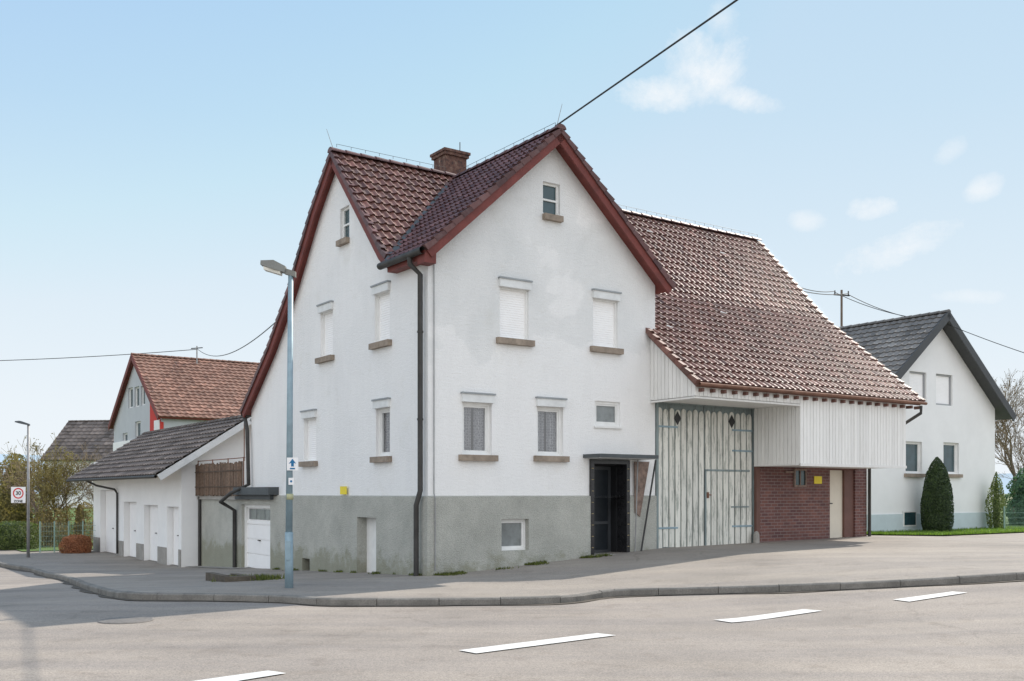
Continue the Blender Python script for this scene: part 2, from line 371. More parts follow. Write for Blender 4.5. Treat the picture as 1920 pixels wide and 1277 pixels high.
def bars(mb,a0,a1,z0,z1,w,d0,d1,mull=None,trans=None):
    mb.box(a0,a0+w,z0,z1,d0,d1); mb.box(a1-w,a1,z0,z1,d0,d1); mb.box(a0+w,a1-w,z0,z0+w,d0,d1); mb.box(a0+w,a1-w,z1-w,z1,d0,d1)
    if mull: 
        m=(a0+a1)/2; mb.box(m-w*.5,m+w*.5,z0+w,z1-w,d0,d1)
    if trans:
        m=z0+(z1-z0)*trans; mb.box(a0+w,a1-w,m-w*.4,m+w*.4,d0+.003,d1+.003)
def window(parent,P,r,kind,head=True,sill=True,rev=.14,label=None,name='window',hover=.03,sover=.1,fw=.06,base=0.0,headh=.17,headd=.07,fm='winframe',pane='darkglass'):
    a0,a1,z0,z1=r[:4]
    mb=MB(P); D=base-rev
    if kind=='shutter': bars(mb,a0,a1,z0,z1,.035 if fm=='winframe' else .06,D,D+.09)
    elif kind=='attic': bars(mb,a0,a1,z0,z1,.05,D,D+.07,trans=.48)
    else: bars(mb,a0,a1,z0,z1,fw,D,D+.06); bars(mb,a0+fw,a1-fw,z0+fw,z1-fw,.04,D-.01,D+.04)
    w=mb.build(name,M[fm],parent); 
    if label: w['label']=label
    if kind=='shutter':
        s=MB(P); n=max(6,int((z1-z0)/.052)); h=(z1-z0-.04)/n; zb=z0+.02; f=.035 if fm=='winframe' else .06
        for k in range(n):
            za=zb+k*h; e=D+.04
            s.poly([(a0+f,za,e),(a1-f,za,e),(a1-f,za+h*.12,e+.006),(a0+f,za+h*.12,e+.006)])
            s.poly([(a0+f,za+h*.12,e+.006),(a1-f,za+h*.12,e+.006),(a1-f,za+h,e),(a0+f,za+h,e)])
        s.build('roller_shutter',M['shutter'],w,recalc=False)
    elif kind=='attic':
        s=MB(P); s.box(a0+.05,a1-.05,z0+.05,z1-.05,D+.01,D+.03); s.build('pane',M['darkglass'],w)
    else:
        s=MB(P); s.poly([(a0+fw,z0+fw,D+.01),(a1-fw,z0+fw,D+.01),(a1-fw,z1-fw,D+.01),(a0+fw,z1-fw,D+.01)]); s.build('pane',M['glass' if kind=='lace' else pane],w)
        if kind=='lace':
            s=MB(P); gap=.07; m=(a0+a1)/2
            for x0,x1 in ((a0+.03,m-gap*random.uniform(.4,1)),(m+gap*.6,a1-.03)):
                n=40
                for k in range(n):
                    u0=x0+(x1-x0)*k/n; u1=x0+(x1-x0)*(k+1)/n
                    e0=D-.07+.022*math.sin(k*1.3); e1=D-.07+.022*math.sin((k+1)*1.3); s.cr=.35-.35*math.sin((k+.5)*1.3)  # recessed folds coloured darker: fold shade put into the curtain colour
                    s.poly([(u0,z0+.04,e0),(u1,z0+.04,e1),(u1,z1-.03,e1),(u0,z1-.03,e0)])
            s.build('curtain',M['lace'],w)
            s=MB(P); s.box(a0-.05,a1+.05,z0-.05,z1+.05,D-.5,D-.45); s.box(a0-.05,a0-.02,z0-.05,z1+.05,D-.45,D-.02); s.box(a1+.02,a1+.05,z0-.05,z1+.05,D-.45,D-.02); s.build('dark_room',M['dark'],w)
    if head:
        s=MB(P); s.box(a0-hover,a1+hover,z1+.002,z1+headh,base-.02,base+headd); s.build('shutter_box',M['header'],w)
        s=MB(P); s.box(a0-hover-.02,a1+hover+.02,z1+headh,z1+headh+.035,base-.02,base+headd+.025); s.build('box_cap',M['headtop'],w)
    if sill:
        s=MB(P); s.box(a0-sover,a1+sover,z0-.13,z0-.002,base-rev+.02,base+.11); s.build('sill',M['sill'],w)
    return w
class Prof:
    def __init__(s,pts):
        s.p=pts; s.l=[0]
        for (a,b),(c,d) in zip(pts,pts[1:]): s.l.append(s.l[-1]+math.hypot(c-a,d-b))
        s.L=s.l[-1]
    def at(s,l):
        l=max(0,min(s.L,l))
        for i in range(len(s.p)-1):
            if l<=s.l[i+1] or i==len(s.p)-2:
                (a,b),(c,d)=s.p[i],s.p[i+1]; k=(l-s.l[i])/(s.l[i+1]-s.l[i]); q=math.hypot(c-a,d-b)
                nh,nz=-(d-b)/q,(c-a)/q
                if nz<0: nh,nz=-nh,-nz
                return a+(c-a)*k,b+(d-b)*k,nh,nz
def tiles(mb,G,prof,a0,a1,keep=None,tw=.20,cl=.285,m=8,amp=.036,step=.040):
    pr=Prof(prof); nc=max(1,round(pr.L/cl)); cl=pr.L/nc; nt=max(1,round(abs(a1-a0)/tw)); tw=(a1-a0)/nt
    sh=[amp*(max(0,math.cos(2*PI*(j/m)))**.8*.85+.15*math.cos(2*PI*j/m)) for j in range(m)]
    for k in range(nc):
        la,lb=k*cl,(k+1)*cl-.002
        ra=pr.at(la); rb=pr.at(lb); rc=pr.at(lb+.001)
        rn=[random.random() for _ in range(nt)]; jit=[random.uniform(-.004,.007) for _ in range(nt+1)]
        def row(r,off,ex):
            i=len(mb.v)
            for j in range(nt*m+1):
                x=a0+tw*j/m; o=off+sh[j%m]*ex+jit[min(nt,j//m)]*(1 if off>.01 else 0)
                mb.v.append(G(r[0]+r[2]*o,x,r[1]+r[3]*o))
            return i
        i0=row(ra,.0,.8); i1=row(rb,step,1.0); i2=row(rb,step,1.0); i3=row(rc,-.02,1.0)
        for j in range(nt*m):
            x=a0+tw*(j+.5)/m
            if keep and not keep(x,(ra[0]+rb[0])/2,(ra[1]+rb[1])/2): continue
            mb.q.append((i0+j,i0+j+1,i1+j+1,i1+j)); mb.r.append(rn[j//m]); mb.q.append((i2+j,i2+j+1,i3+j+1,i3+j)); mb.r.append(0)
def slab(mb,G,prof,a0,a1,o0=-.01,o1=-.13):
    pr=Prof(prof)
    P=[pr.at(l+ (1e-5 if i==0 else 0)) for i,l in enumerate(pr.l)]
    top=[(h+nh*o0,z+nz*o0) for h,z,nh,nz in P]; bot=[(h+nh*o1,z+nz*o1) for h,z,nh,nz in P]
    i=len(mb.v); n=len(P)
    for a in (a0,a1):
        mb.v+=[G(h,a,z) for h,z in top]; mb.v+=[G(h,a,z) for h,z in bot]
    for k in range(n-1):
        for q in ((k,k+1,2*n+k+1,2*n+k),(n+k,n+k+1,3*n+k+1,3*n+k),(k,k+1,n+k+1,n+k),(2*n+k,2*n+k+1,3*n+k+1,3*n+k)):
            mb.q.append(tuple(i+x for x in q)); mb.r.append(.5)
    for k in (0,n-1): mb.q.append((i+k,i+n+k,i+3*n+k,i+2*n+k)); mb.r.append(.5)
def vergetiles(mb,G,prof,a0,a1,cl=.285):
    pr=Prof(prof); nc=max(1,round(pr.L/cl)); cl=pr.L/nc
    for k in range(nc):
        mb.cr=random.random(); la,lb=k*cl-.02,(k+1)*cl
        A=pr.at(max(0,la)); B=pr.at(lb); i=len(mb.v)
        for a in (a0,a1):
            for (h,z,nh,nz),o in ((A,.02),(B,.07),(B,-.06),(A,-.07)): mb.v.append(G(h+nh*o,a,z+nz*o))
        for q in ((0,1,2,3),(7,6,5,4),(0,1,5,4),(1,2,6,5),(2,3,7,6),(3,0,4,7)): mb.q.append(tuple(i+x for x in q)); mb.r.append(mb.cr)
def ridge(mb,p0,p1,r=.12,seg=.38):
    p0,p1=Vector(p0),Vector(p1); n=max(1,int((p1-p0).length/seg)); d=(p1-p0)/n; ax=d.normalized(); x=Vector((0,0,1)).cross(ax).normalized()
    for k in range(n):
        mb.cr=random.random()*.8
        A=p0+d*k-ax*.03; B=p0+d*(k+1); i=len(mb.v); m=8
        for p,rr in ((A,r*1.12),(B,r*.92)):
            for j in range(m+1):
                a=PI*j/m; mb.v.append(p+x*math.cos(a)*rr+Vector((0,0,1))*(math.sin(a)*rr*.8-.05))
        for j in range(m): mb.q.append((i+j,i+j+1,i+m+2+j,i+m+1+j)); mb.r.append(mb.cr)
        mb.q.append(tuple(range(i,i+m+1))); mb.r.append(mb.cr)
def cable(name,a,b,sag,r,label,cat='cable',n=24,group=None,parent=None):
    a,b=Vector(a),Vector(b); mb=MB(); pts=[]
    for k in range(n+1):
        u=k/n; p=a.lerp(b,u); p.z-=sag*4*u*(1-u); pts.append(p)
    mb.path(pts,r,6); o=mb.build(name,M['cable'],parent,origin=None if parent else a)
    if not parent: tag(o,label,cat,group)
    return o
# ================================================================= FARMHOUSE
ZR=9.72; SA=3.155; MA=.90
def zA(s): return ZR-abs(s-SA)*MA
BF=[(4.2,9.83),(1.64,6.98),(0,5.62),(-1.67,4.22)]
BB=[(4.2,9.83),(5.4,8.66),(6.8,6.98),(8.2,5.64),(10.25,4.05)]
def zBf(t): return pl(t,[(a,b) for a,b in reversed(BF)])
house=thing('farmhouse','white corner farmhouse with two gables, grey roughcast plinth and dark red pantile roofs','house',W(0,0,0))
HL=10.0
wF_=dict(u1=rectF(937,991,541,636),u2=rectF(1112,1158,562,652),l1=rectF(867,922,755,853),l2=rectF(1007,1056,763,855),at=rectF(1018,1050,343,404),sm=rectF(1115,1163,753,799))
door=rectF(1105,1178,862,1032); door=(door[0],door[1],-1.0,door[3])
TW=-.17
topF=[(-.0,zA(0)+TW),(SA,ZR+TW),(6.31,zA(6.31)+TW)]
mb=MB(PF)
wall(mb,0,6.31,1.6,topF,[wF_[k] for k in ('u1','u2','l1','l2','at','sm')]+[(door[0],door[1],1.6,door[3],.3)])
mb.poly([(6.31,-1,0),(6.31,7,0),(6.31,6.7,-1.4),(6.31,-1,-1.4)])
mb.build('front_wall',M['plaster'],house)
wL_=dict(at=rectL(638,655,388,449),u1=rectL(703,731,549,641),u2=rectL(601,624,584,669),l1=rectL(705,731,765,856),l2=rectL(570,593,784,865))
topL=[(0,zA(0)+TW),(1.25,zA(0)+TW),(1.64,6.98-.17)]+[(h,z-.19) for h,z in BB[:1]]+[(h,z-.17) for h,z in BB[1:]]
topL=sorted(topL)
mb=MB(PL); wall(mb,0,HL,1.6,topL,[wL_[k] for k in wL_])
mb.build('side_wall',M['plaster_left'],house)
mb=MB(PL); mb.box(HL-.2,HL-.01,1.6,4.0,-6,-.01); mb.build('rear_wall',M['plaster_left'],house)
bw=rectF(938,989,973,1032); sd=rectL(673,709,970,1084); sd=(sd[0],sd[1],-1.2,sd[3]); vent=rectL(570,584,1047,1074); gd=rectL(456,510,946,1100); gd=(gd[0],gd[1],-1.3,gd[3])
PT=1.63; TE=14.5
mb=MB(PF); wall(mb,-.05,6.31,-1.5,[(-1,PT),(7,PT)],[(*bw,.20),(door[0],door[1],-1.5,PT,.3)],d=.05)
for a,b in ((-.05,door[0]),(door[1],6.31)): mb.poly([(a,PT,.05),(b,PT,.05),(b,PT+.02,0),(a,PT+.02,0)])
mb.build('front_plinth',M['plinth'],house)
mb=MB(PL); wall(mb,-.05,TE,-1.5,[(-1,PT),(TE+1,PT)],[(*sd,.3),(*vent,.2),(*gd,.2)],d=.05)
mb.poly([(-.05,PT,.05),(TE,PT,.05),(TE,PT+.02,0),(-.05,PT+.02,0)])
mb.build('side_plinth',M['plinth'],house)
window(house,PF,wF_['u1'],'shutter'); window(house,PF,wF_['u2'],'shutter')
window(house,PF,wF_['l1'],'lace'); window(house,PF,wF_['l2'],'lace')
window(house,PF,wF_['at'],'attic',head=False,sover=.02,label='small attic window in the front gable')
w=window(house,PF,wF_['sm'],'plain',head=False,sill=False,rev=.1,label='small window above the canopy',pane='greyglass')
mb=MB(PF); a0,a1,z0,z1=wF_['sm']; mb.box(a0-.03,a1+.03,z0-.05,z0-.003,-.08,.05); mb.build('sill',M['winframe'],w)
window(house,PL,wL_['u1'],'shutter'); window(house,PL,wL_['u2'],'shutter'); window(house,PL,wL_['l1'],'lace'); window(house,PL,wL_['l2'],'shutter')
window(house,PL,wL_['at'],'attic',head=False,sover=.02)
a0,a1,z0,z1=bw
window(house,PF,(a0+.005,a1-.005,z0,z1),'plain',head=False,sill=False,rev=.18,base=.05,label='basement window in the plinth',fw=.05,pane='greyglass')
mb=MB(PL); a0,a1,z0,z1=sd; mb.box(a0,a1,z0,z1,-.24,-.2); d=mb.build('side_door',M['winframe'],house)
mb=MB(PL); mb.box(a0+.1,a0+.14,.75,.8,-.2,-.13); mb.build('handle',M['iron'],d)
mb=MB(PL); a0,a1,z0,z1=vent; mb.box(a0,a1,z0,z1,-.16,-.14); mb.build('cellar_vent',M['dark'],house)
mb=MB(PL); a0,a1,z0,z1=gd; zg=-.45
bars(mb,a0,a1,zg-.4,z1,.09,-.15,-.04); g=mb.build('garage_door',M['winframe'],house); g['label']='white ribbed garage door with a row of small panes'
mb=MB(PL); zz=[zg+.0,zg+.42,zg+.84,zg+1.26,z1-.46]
for k in range(4):
    za,zb=zz[k],zz[k+1]; mb.box(a0+.09,a1-.09,za+.012,zb-.012,-.13,-.09)
mb.box(a0+.09,a1-.09,zg-.4,z1-.09,-.15,-.128); mb.build('door_panel',M['shutter'],g)
for k in range(3):
    mb=MB(PL); x0=a0+.16+(a1-a0-.32)*k/3; x1=a0+.16+(a1-a0-.32)*(k+1)/3-.06; mb.box(x0,x1,z1-.43,z1-.13,-.13,-.1)
    mb.build('pane',M['greyglass'],g)
mb=MB(PL); mb.box((a0+a1)/2-.05,(a0+a1)/2+.05,.35,.38,-.09,-.03); mb.build('handle',M['iron'],g)
q=rectL(450,523,913,938)
mb=MB(PL); mb.box(q[0],q[1]-.25,PT+.03,PT+.24,.002,.30); mb.box(q[0]+.25,q[1]+.0,PT-.10,PT+.03,.052,.16); mb.build('flat_canopy',M['canopy'],house)['label']='flat dark canopy over the small garage door'
mb=MB(PL); mb.box(HL+.02,TE-.02,PT-.12,PT+.03,-3.5,.12); mb.build('terrace_slab',M['conc'],house)
mb=MB(PL); mb.box(HL,TE+.0,-1.5,PT-.13,-3.5,-.3); mb.build('terrace_wall',M['plinth'],house)
# entrance
a0,a1,z1=door[0],door[1],door[3]; zg=H(*W(a0,0,0)[:2])
mb=MB(PF); T=.10
mb.box(a0,a0+T,-1,z1,-.28,.062); mb.box(a1-T,a1,-1,z1,-.28,.062); mb.box(a0+T,a1-T,z1-T,z1-.001,-.28,.062)
e=mb.build('entrance_surround',M['blacktile'],house)
zz=zg+.2
while zz<z1-.1:
    for x in (a0,a1-T): mb=MB(PF); mb.box(x+.02,x+T-.02,zz,zz+.014,.04,.064); mb.build('tile_joint',M['joint'],e)
    zz+=.26
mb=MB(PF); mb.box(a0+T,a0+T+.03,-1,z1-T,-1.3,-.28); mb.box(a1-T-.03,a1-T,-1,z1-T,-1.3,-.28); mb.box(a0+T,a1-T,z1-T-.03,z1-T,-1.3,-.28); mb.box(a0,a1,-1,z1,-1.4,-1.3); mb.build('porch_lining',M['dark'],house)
mb=MB(PF); bars(mb,a0+T+.03,a1-T-.03,zg+.03,z1-T-.04,.08,-.55,-.48,trans=.35); dd=mb.build('front_door',simple('dark_door_frame',(.05,.055,.06),.4,.2),house)
mb=MB(PF); mb.box(a0+T+.11,a1-T-.11,zg+.11,z1-T-.12,-.53,-.51); mb.build('door_pane',simple('dark_door_pane',(.02,.025,.03),.3,.3,3,5,.1,spec=.3),dd)
mb=MB(PF); mb.box(a0,a1,zg-.3,zg+.04,-.5,.15); mb.build('doorstep',M['conc'],house)
ca=FR(1093,850,0)[0]; cb=FR(1235,850,-.6)[0]; qz=FR(1160,858,-.6)[1]
mb=MB(PF); mb.box(ca,cb,qz,qz+.08,.002,.6); cn=mb.build('entrance_canopy',M['canopy'],house); cn['label']='thin dark canopy above the front door'
mb=MB(PF); mb.box(ca+.04,cb-.04,qz-.015,qz-.002,.004,.56); mb.build('canopy_underside',M['lightgrey'],cn)
s0=FR(1187,1000)[0]; s1=FR(1216,1000)[0]
mb=MB(PF); mb.prism([(s0+.0,zg+1.0),(s0+.15,zg+.9),(s1-.05,qz-.06),(s0-.02,qz-.06)],.055,.085); pp=mb.build('wind_screen',M['browntile'],house)
mb=MB(PF); mb.tube(PF(s0+.13,zg+.0,.12),PF(s1+.0,qz-.02,.25),.022); mb.build('screen_rod',M['iron'],pp)
mb=MB(PF); mb.tube(PF(s0-.03,zg+.0,.1),PF(s0-.03,qz-.02,.2),.016); mb.build('screen_rod',M['zinc'],pp)
q=rectL(642,654,912,927); mb=MB(PL); mb.box(q[0],q[1],q[2],q[3],.052,.062); ns=mb.build('yellow_notice',M['yellow'],None,origin=PL(q[0],q[2],.05)); tag(ns,'small yellow notice on the side wall just above the plinth, left of the downpipe','notice')
# roofs
GB=lambda h,a,z: W(a,h,z)
GA=lambda h,a,z: W(h,a,z)
VO=-.17; FO=-.32
mb=MB(); tiles(mb,GB,BF,VO,6.05,keep=lambda a,h,z: z>zA(a)-.14 and h>1.0); tiles(mb,GB,BB,VO,6.05)
rf=mb.build('side_gable_roof',M['tile'],house,smooth=True,recalc=False); rf['label']='reddish pantile slopes of the side gable'
AL=[(SA,ZR),(-.27,ZR-(SA+.27)*MA)]; AR=[(SA,ZR),(6.58,ZR-(6.58-SA)*MA)]
mb=MB(); tiles(mb,GA,AL,FO,4.2,keep=lambda a,h,z: a<1.45 or h>.3); tiles(mb,GA,AR,FO,4.2)
ra=mb.build('front_gable_roof',M['tile_dark'],house,smooth=True,recalc=False); ra['label']='darker pantile slopes of the front gable'
mb=MB(); slab(mb,GA,AL,FO+.02,1.42); slab(mb,GA,AR,FO+.02,4.2)
slab(mb,GB,[(4.2,9.83),(1.64,6.98),(1.3,6.70)],VO+.02,6.0); slab(mb,GB,BB,VO+.02,6.0)
mb.build('roof_soffit',M['maroon'],house)
VP_=((GA,AL,FO),(GA,AR,FO),(GB,[(4.2,9.83),(1.64,6.98),(1.42,6.80)],VO),(GB,BB,VO))
for G,pr,a in VP_:
    mb=MB(); slab(mb,G,pr,a-.035,a+.02,-.03,-.23); vb=mb.build('verge_board',M['maroon'],house)
    mb=MB(); vergetiles(mb,G,pr,a-.075,a+.06); mb.build('verge_tiles',M['tile_dark'],vb)
mb=MB(); ridge(mb,W(SA,FO-.05,ZR+.05),W(SA,4.1,ZR+.05)); mb.build('ridge_tiles',M['tile_dark'],house)
mb=MB(); ridge(mb,W(VO-.05,4.2,9.88),W(6.1,4.2,9.88)); mb.build('ridge_tiles',M['tile_dark'],house)
mb=MB(lambda a,b,c:W(a,b,c)); mb.box(-.25,-.02,FO+.02,1.3,zA(-.25)-.22,zA(-.25)-.10); mb.box(-.27,.0,FO-.0,FO+.3,zA(-.25)-.30,zA(-.25)-.05); mb.build('eave_box',M['maroon'],house)
mb=MB(); e=zA(-.27)-.02; mb.path([W(-.33,FO-.02,e-.03),W(-.33,1.5,e-.03)],.075,10); mb.build('gutter',M['brownpipe'],house,smooth=True)
mb=MB(); p=[W(-.33,.18,e-.05),W(-.33,.18,e-.22),W(-.12,.12,e-.42),W(-.12,.12,1.75),W(-.14,.12,1.68),W(-.17,.2,1.45),W(-.17,.2,-.02)]; mb.path(p,.055,10)
for z in (5.0,3.2): mb.path([W(-.12,.12,z),W(-.12,.12,z+.04)],.066,10)
mb.build('downpipe',M['brownpipe'],house,smooth=True)
mb=MB(); mb.path([W(VO,10.3,3.98),W(6.0,10.3,3.98)],.075,10); mb.path([W(-.12,10.25,3.95),W(-.12,10.1,3.7),W(-.12,10.0,3.5),W(-.12,9.9,1.95),W(-.5,10.3,1.7),W(-.55,11.0,1.45),W(-.12,11.05,1.2),W(-.12,11.05,-.5)],.055,10); mb.build('rear_downpipe',M['brownpipe'],house,smooth=True)
mb=MB(); mb.path([W(-.1,14.3,1.6),W(-.1,14.3,-.62)],.05,8); mb.build('terrace_downpipe',M['brownpipe'],house,smooth=True)
mb=MB(); mb.path([W(.12,-.03,6.6),W(.12,-.03,1.7),W(.12,-.075,1.6),W(.12,-.075,.1)],.012,6); mb.build('lightning_conductor',M['zinc'],house)
mb=MB(); mb.path([W(-.02,.28,6.3),W(-.02,.28,1.7)],.006,5); mb.build('wall_wire',M['zinc'],house)
for p,dv in ((W(SA,FO+.1,ZR+.1),Vector((.12,0,.5))),(W(VO,4.2,9.93),Vector((-.15,0,.45)))):
    mb=MB(); mb.tube(p,p+dv,.008,.005,6); mb.build('lightning_rod',M['zinc'],house)
mb=MB()
for k in range(9): 
    p=W(VO+.1+.38*k,4.2,9.97); mb.tube(p,p+Vector((0,0,.07)),.005)
pts=[W(VO+.1+.38*k,4.2,10.04) for k in range(9)]; mb.path(pts,.005,5)
pts=[]
for k in range(11):
    p=W(SA,FO+.15+.4*k,ZR+.13); mb.tube(p,p+Vector((0,0,.07)),.005); pts.append(p+Vector((0,0,.07)))
mb.path(pts,.005,5); mb.build('ridge_wire',M['iron'],house)
mb=MB(); pts=[]
t=1.2
while t<4.0:
    z=zBf(t); s=SA-(ZR-z)/MA; pts.append((s,t,z)); t+=.2
for (a,b,c),(d,e2,f) in zip(pts,pts[1:]): mb.poly([W(a-.08,b,c+.05),W(d-.08,e2,f+.05),W(d+.08,e2-.1,f+.03),W(a+.08,b-.1,c+.03)],raw=True)
mb.build('valley_flashing',M['canopy'],house)
c0,c1=3.3,3.95; d0,d1=4.75,5.35
mb=MB(lambda a,b,c:W(a,b,c)); mb.box(c0,c1,d0,d1,8.8,10.60); ch=mb.build('chimney',M['chimney'],house)
mb=MB(lambda a,b,c:W(a,b,c)); mb.box(c0-.05,c1+.05,d0-.05,d1+.05,10.60,10.68); mb.box(c0-.08,c1+.08,d0-.08,d1+.08,10.68,10.75); mb.build('chimney_cap',M['chimney'],ch)
mb=MB(); mb.tube(W(3.9,5.0,10.7),W(3.9,5.0,11.1),.012); mb.build('chimney_rod',M['iron'],ch)
# ================================================================= TERRACE SCREEN
ts=thing('terrace_screen','brown reed screen with thin metal rail along the low terrace beside the house','fence',W(-.05,10.4,PT+.05))
mb=MB(PL); a=10.35; zt=PT+.98
while a<14.75:
    w=random.uniform(.03,.07); mb.cr=random.random(); mb.box(a,a+w,PT-.02+random.uniform(0,.05),zt+random.uniform(-.05,.04),.12+random.uniform(0,.02),.16+random.uniform(0,.02)); a+=w+random.uniform(.001,.010)
mb.build('reed_panel',M['reed'],ts)
for z in (PT+.25,PT+.72):
    mb=MB(PL); mb.box(10.3,14.7,z,z+.035,.17,.19) ; mb.build('batten',M['reed'],ts)
mb=MB(); 
for a in (10.4,11.7,13.1,14.5): mb.tube(PL(a,PT,.08),PL(a,PT+1.12,.08),.018)
mb.tube(PL(10.3,PT+1.1,.08),PL(14.6,PT+1.1,.08),.014); mb.tube(PL(10.35,PT+1.0,.08),PL(10.35,4.0,.08),.015); mb.build('railing',M['rust'],ts)
# ================================================================= BARN
barn=thing('barn','barn with long red brown pantile roof, boarded overhang, plank gate and brick wall','barn',W(6.35,0,.35))
BR=14.75
mb=MB(); tiles(mb,GB,BF,6.07,BR); b1=mb.build('roof',M['tile'],barn,smooth=True,recalc=False)
mb=MB(); tiles(mb,GB,BB,6.07,BR,m=5); mb.build('rear_roof',M['tile'],barn,smooth=True,recalc=False)
mb=MB(); slab(mb,GB,BF,6.09,BR-.02); slab(mb,GB,BB,6.09,BR-.02); mb.build('roof_deck',M['brownframe'],barn)
mb=MB(); vergetiles(mb,GB,[(.1,5.7),(0,5.62),(-1.67,4.22)],6.0,6.12); mb.build('verge_tiles',M['tile'],barn)
mb=MB(); vergetiles(mb,GB,BF,BR-.08,BR+.06); mb.build('verge_tiles',M['tile'],barn)
mb=MB(); ridge(mb,W(6.1,4.2,9.88),W(BR+.05,4.2,9.88)); mb.build('ridge_tiles',M['tile_dark'],barn)
mb=MB(); pts=[]
for k in range(22): 
    p=W(6.3+.4*k,4.2,9.97); mb.tube(p,p+Vector((0,0,.07)),.005); pts.append(p+Vector((0,0,.07)))
mb.path(pts,.005,5); mb.build('ridge_wire',M['iron'],barn)
for s,l in ((9.3,.9),(12.0,1.3),(9.6,4.6),(6.75,5.8)):
    h,z,nh,nz=Prof(BF).at(l); mb=MB(); c=W(s,h+nh*.09,z+nz*.09); mb.tube(c,c+Vector((.16,-.02,-.05)),.02,.012,6); mb.build('snow_hook',M['header'],barn)
def boards(mb,P,a0,a1,zb,zt,d0,d1,w=.125):
    n=max(1,round((a1-a0)/w)); w=(a1-a0)/n
    for k in range(n):
        mb.cr=random.random(); x0=a0+k*w; x1=x0+w-.011; o=random.uniform(0,.008)
        t0=zt(x0) if callable(zt) else zt; t1=zt(x1) if callable(zt) else zt
        mb.prism([(x0,zb),(x1,zb),(x1,t1),(x0,t0)],d0+o,d1+o)
    mb.cr=.2
FT=-1.5
BZ=2.43; SZ=3.93; BL=9.8; BRt=14.2
zf=zBf(FT)-.16
mb=MB(PF); boards(mb,PF,6.16,BL,SZ,zf,-FT-.03,-FT); mb.build('eave_boards',M['board'],barn)
PS=lambda a,z,d: W(6.18-d,a,z)
mb=MB(PS); boards(mb,PS,FT+.0,.0,SZ+.0,lambda t:zBf(t)-.17,.0,.025); mb.build('gable_boards',M['board'],barn)
mb=MB(PF); mb.box(6.2,BL+.02,SZ-.02,SZ+.02,.0,-FT-.035); mb.box(6.12,BL,SZ-.06,SZ-.021,-FT-.10,-FT+.01); mb.box(6.14,6.22,SZ-.06,SZ-.021,0,-FT-.1); mb.build('overhang_soffit',M['board'],barn)
bay=MB(PF); boards(bay,PF,BL,BRt,BZ,zf,-FT-.03,-FT); bo=bay.build('hanging_bay',M['board'],barn); bo['label']='white boarded bay hanging over the brick wall'
PB=lambda a,z,d: W(BL-d,a,z)
mb=MB(PB); boards(mb,PB,FT+.03,0,BZ,SZ-.02,-.03,0); mb.build('bay_side',M['board'],bo)
PB2=lambda a,z,d: W(BRt+d,a,z)
mb=MB(PB2); boards(mb,PB2,FT,0,BZ,zf,-.03,0); mb.build('bay_side',M['board'],bo)
mb=MB(PF); mb.box(BL,BRt,BZ-.03,BZ+.01,-.0,-FT-.05); mb.box(BL,BRt+.02,BZ-.05,BZ+.02,-FT-.02,-FT+.02); mb.build('bay_floor',M['board'],bo)
mb=MB(); e=4.20; mb.path([W(6.05,-1.73,e-.03),W(BR+.05,-1.73,e-.03)],.042,8); gu=mb.build('gutter',M['rust'],barn,smooth=True)
for k in range(24):
    mb=MB(PF); x=6.25+k*.365; mb.box(x,x+.07,4.02,4.1,1.45,1.62); mb.build('rafter_end',M['brownframe'],barn)
mb=MB(); mb.path([W(BR-.15,-1.7,4.1),W(BR-.15,-1.7,3.9),W(BR-.35,-.9,3.4),W(BR-.2,-.1,3.2),W(BR-.2,-.1,.4)],.045,8); mb.build('downpipe',M['brownpipe'],barn,smooth=True)
G0,G1=6.40,FR(1414,900)[0]; GT=FR(1320,757)[1]-.02
mb=MB(PF); wall(mb,6.33,G1+.06,-.6,[(0,SZ-.03),(20,SZ-.03)],[(G0,G1,-.6,GT,.2)],d=-.02); mb.build('gate_surround',M['gateback'],barn)
mb=MB(PF); mb.box(G1+.002,G1+.14,.1,BZ+.1,-.0,.08); mb.build('gate_post',M['brownframe'],barn)
BE=FR(1625,950)[0]
cd=rectF(1556,1586,880,1010); cd=(cd[0],cd[1],-.5,BZ-.05)
mb=MB(PF); wall(mb,G1+.14,BE,-.6,[(0,BZ+.2),(20,BZ+.2)],[(cd[0],cd[1]+.42,-.6,cd[3],.2)],d=0); mb.poly([(BE,-.6,0),(BE,BZ+.2,0),(BE,BZ+.2,-9),(BE,-.6,-9)]); mb.build('brick_wall',M['brick'],barn)
PE=lambda a,z,d: W(BE+.02+d,a,z)
mb=MB(PE); wall(mb,0,9.8,BZ,sorted([(h,z-.17) for h,z in BF[:3]]+[(h,z-.17) for h,z in BB[1:]]),[]); mb.build('end_wall',M['white_wall'],barn)
mb=MB(PF); mb.box(6.33,BE,-.6,4,-9.9,-9.8); mb.build('rear_wall',M['white_wall'],barn)
mb=MB(PF); mb.box(cd[0]+.03,cd[1],-.3,cd[3]-.03,-.17,-.12); cdo=mb.build('cream_door',M['cream'],barn)
mb=MB(PF); mb.box(cd[0]+.09,cd[0]+.2,1.4,1.43,-.12,-.06); mb.build('handle',M['iron'],cdo)
mb=MB(PF); mb.box(cd[1],cd[1]+.42,-.3,cd[3],-.15,-.05); mb.box(cd[0],cd[0]+.03,-.3,cd[3],-.15,-.05); mb.box(cd[0],cd[1],cd[3]-.03,cd[3],-.15,-.05); mb.build('door_frame',M['brownframe'],cdo)
q=rectF(1487,1510,879,913); mb=MB(PF); bars(mb,*q,.05,.002,.05); wb=mb.build('brick_wall_window',M['browntile'],barn)
mb=MB(PF); mb.box(q[0]+.05,q[1]-.05,q[2]+.05,q[3]-.05,.004,.02); mb.build('pane',M['darkglass'],wb)
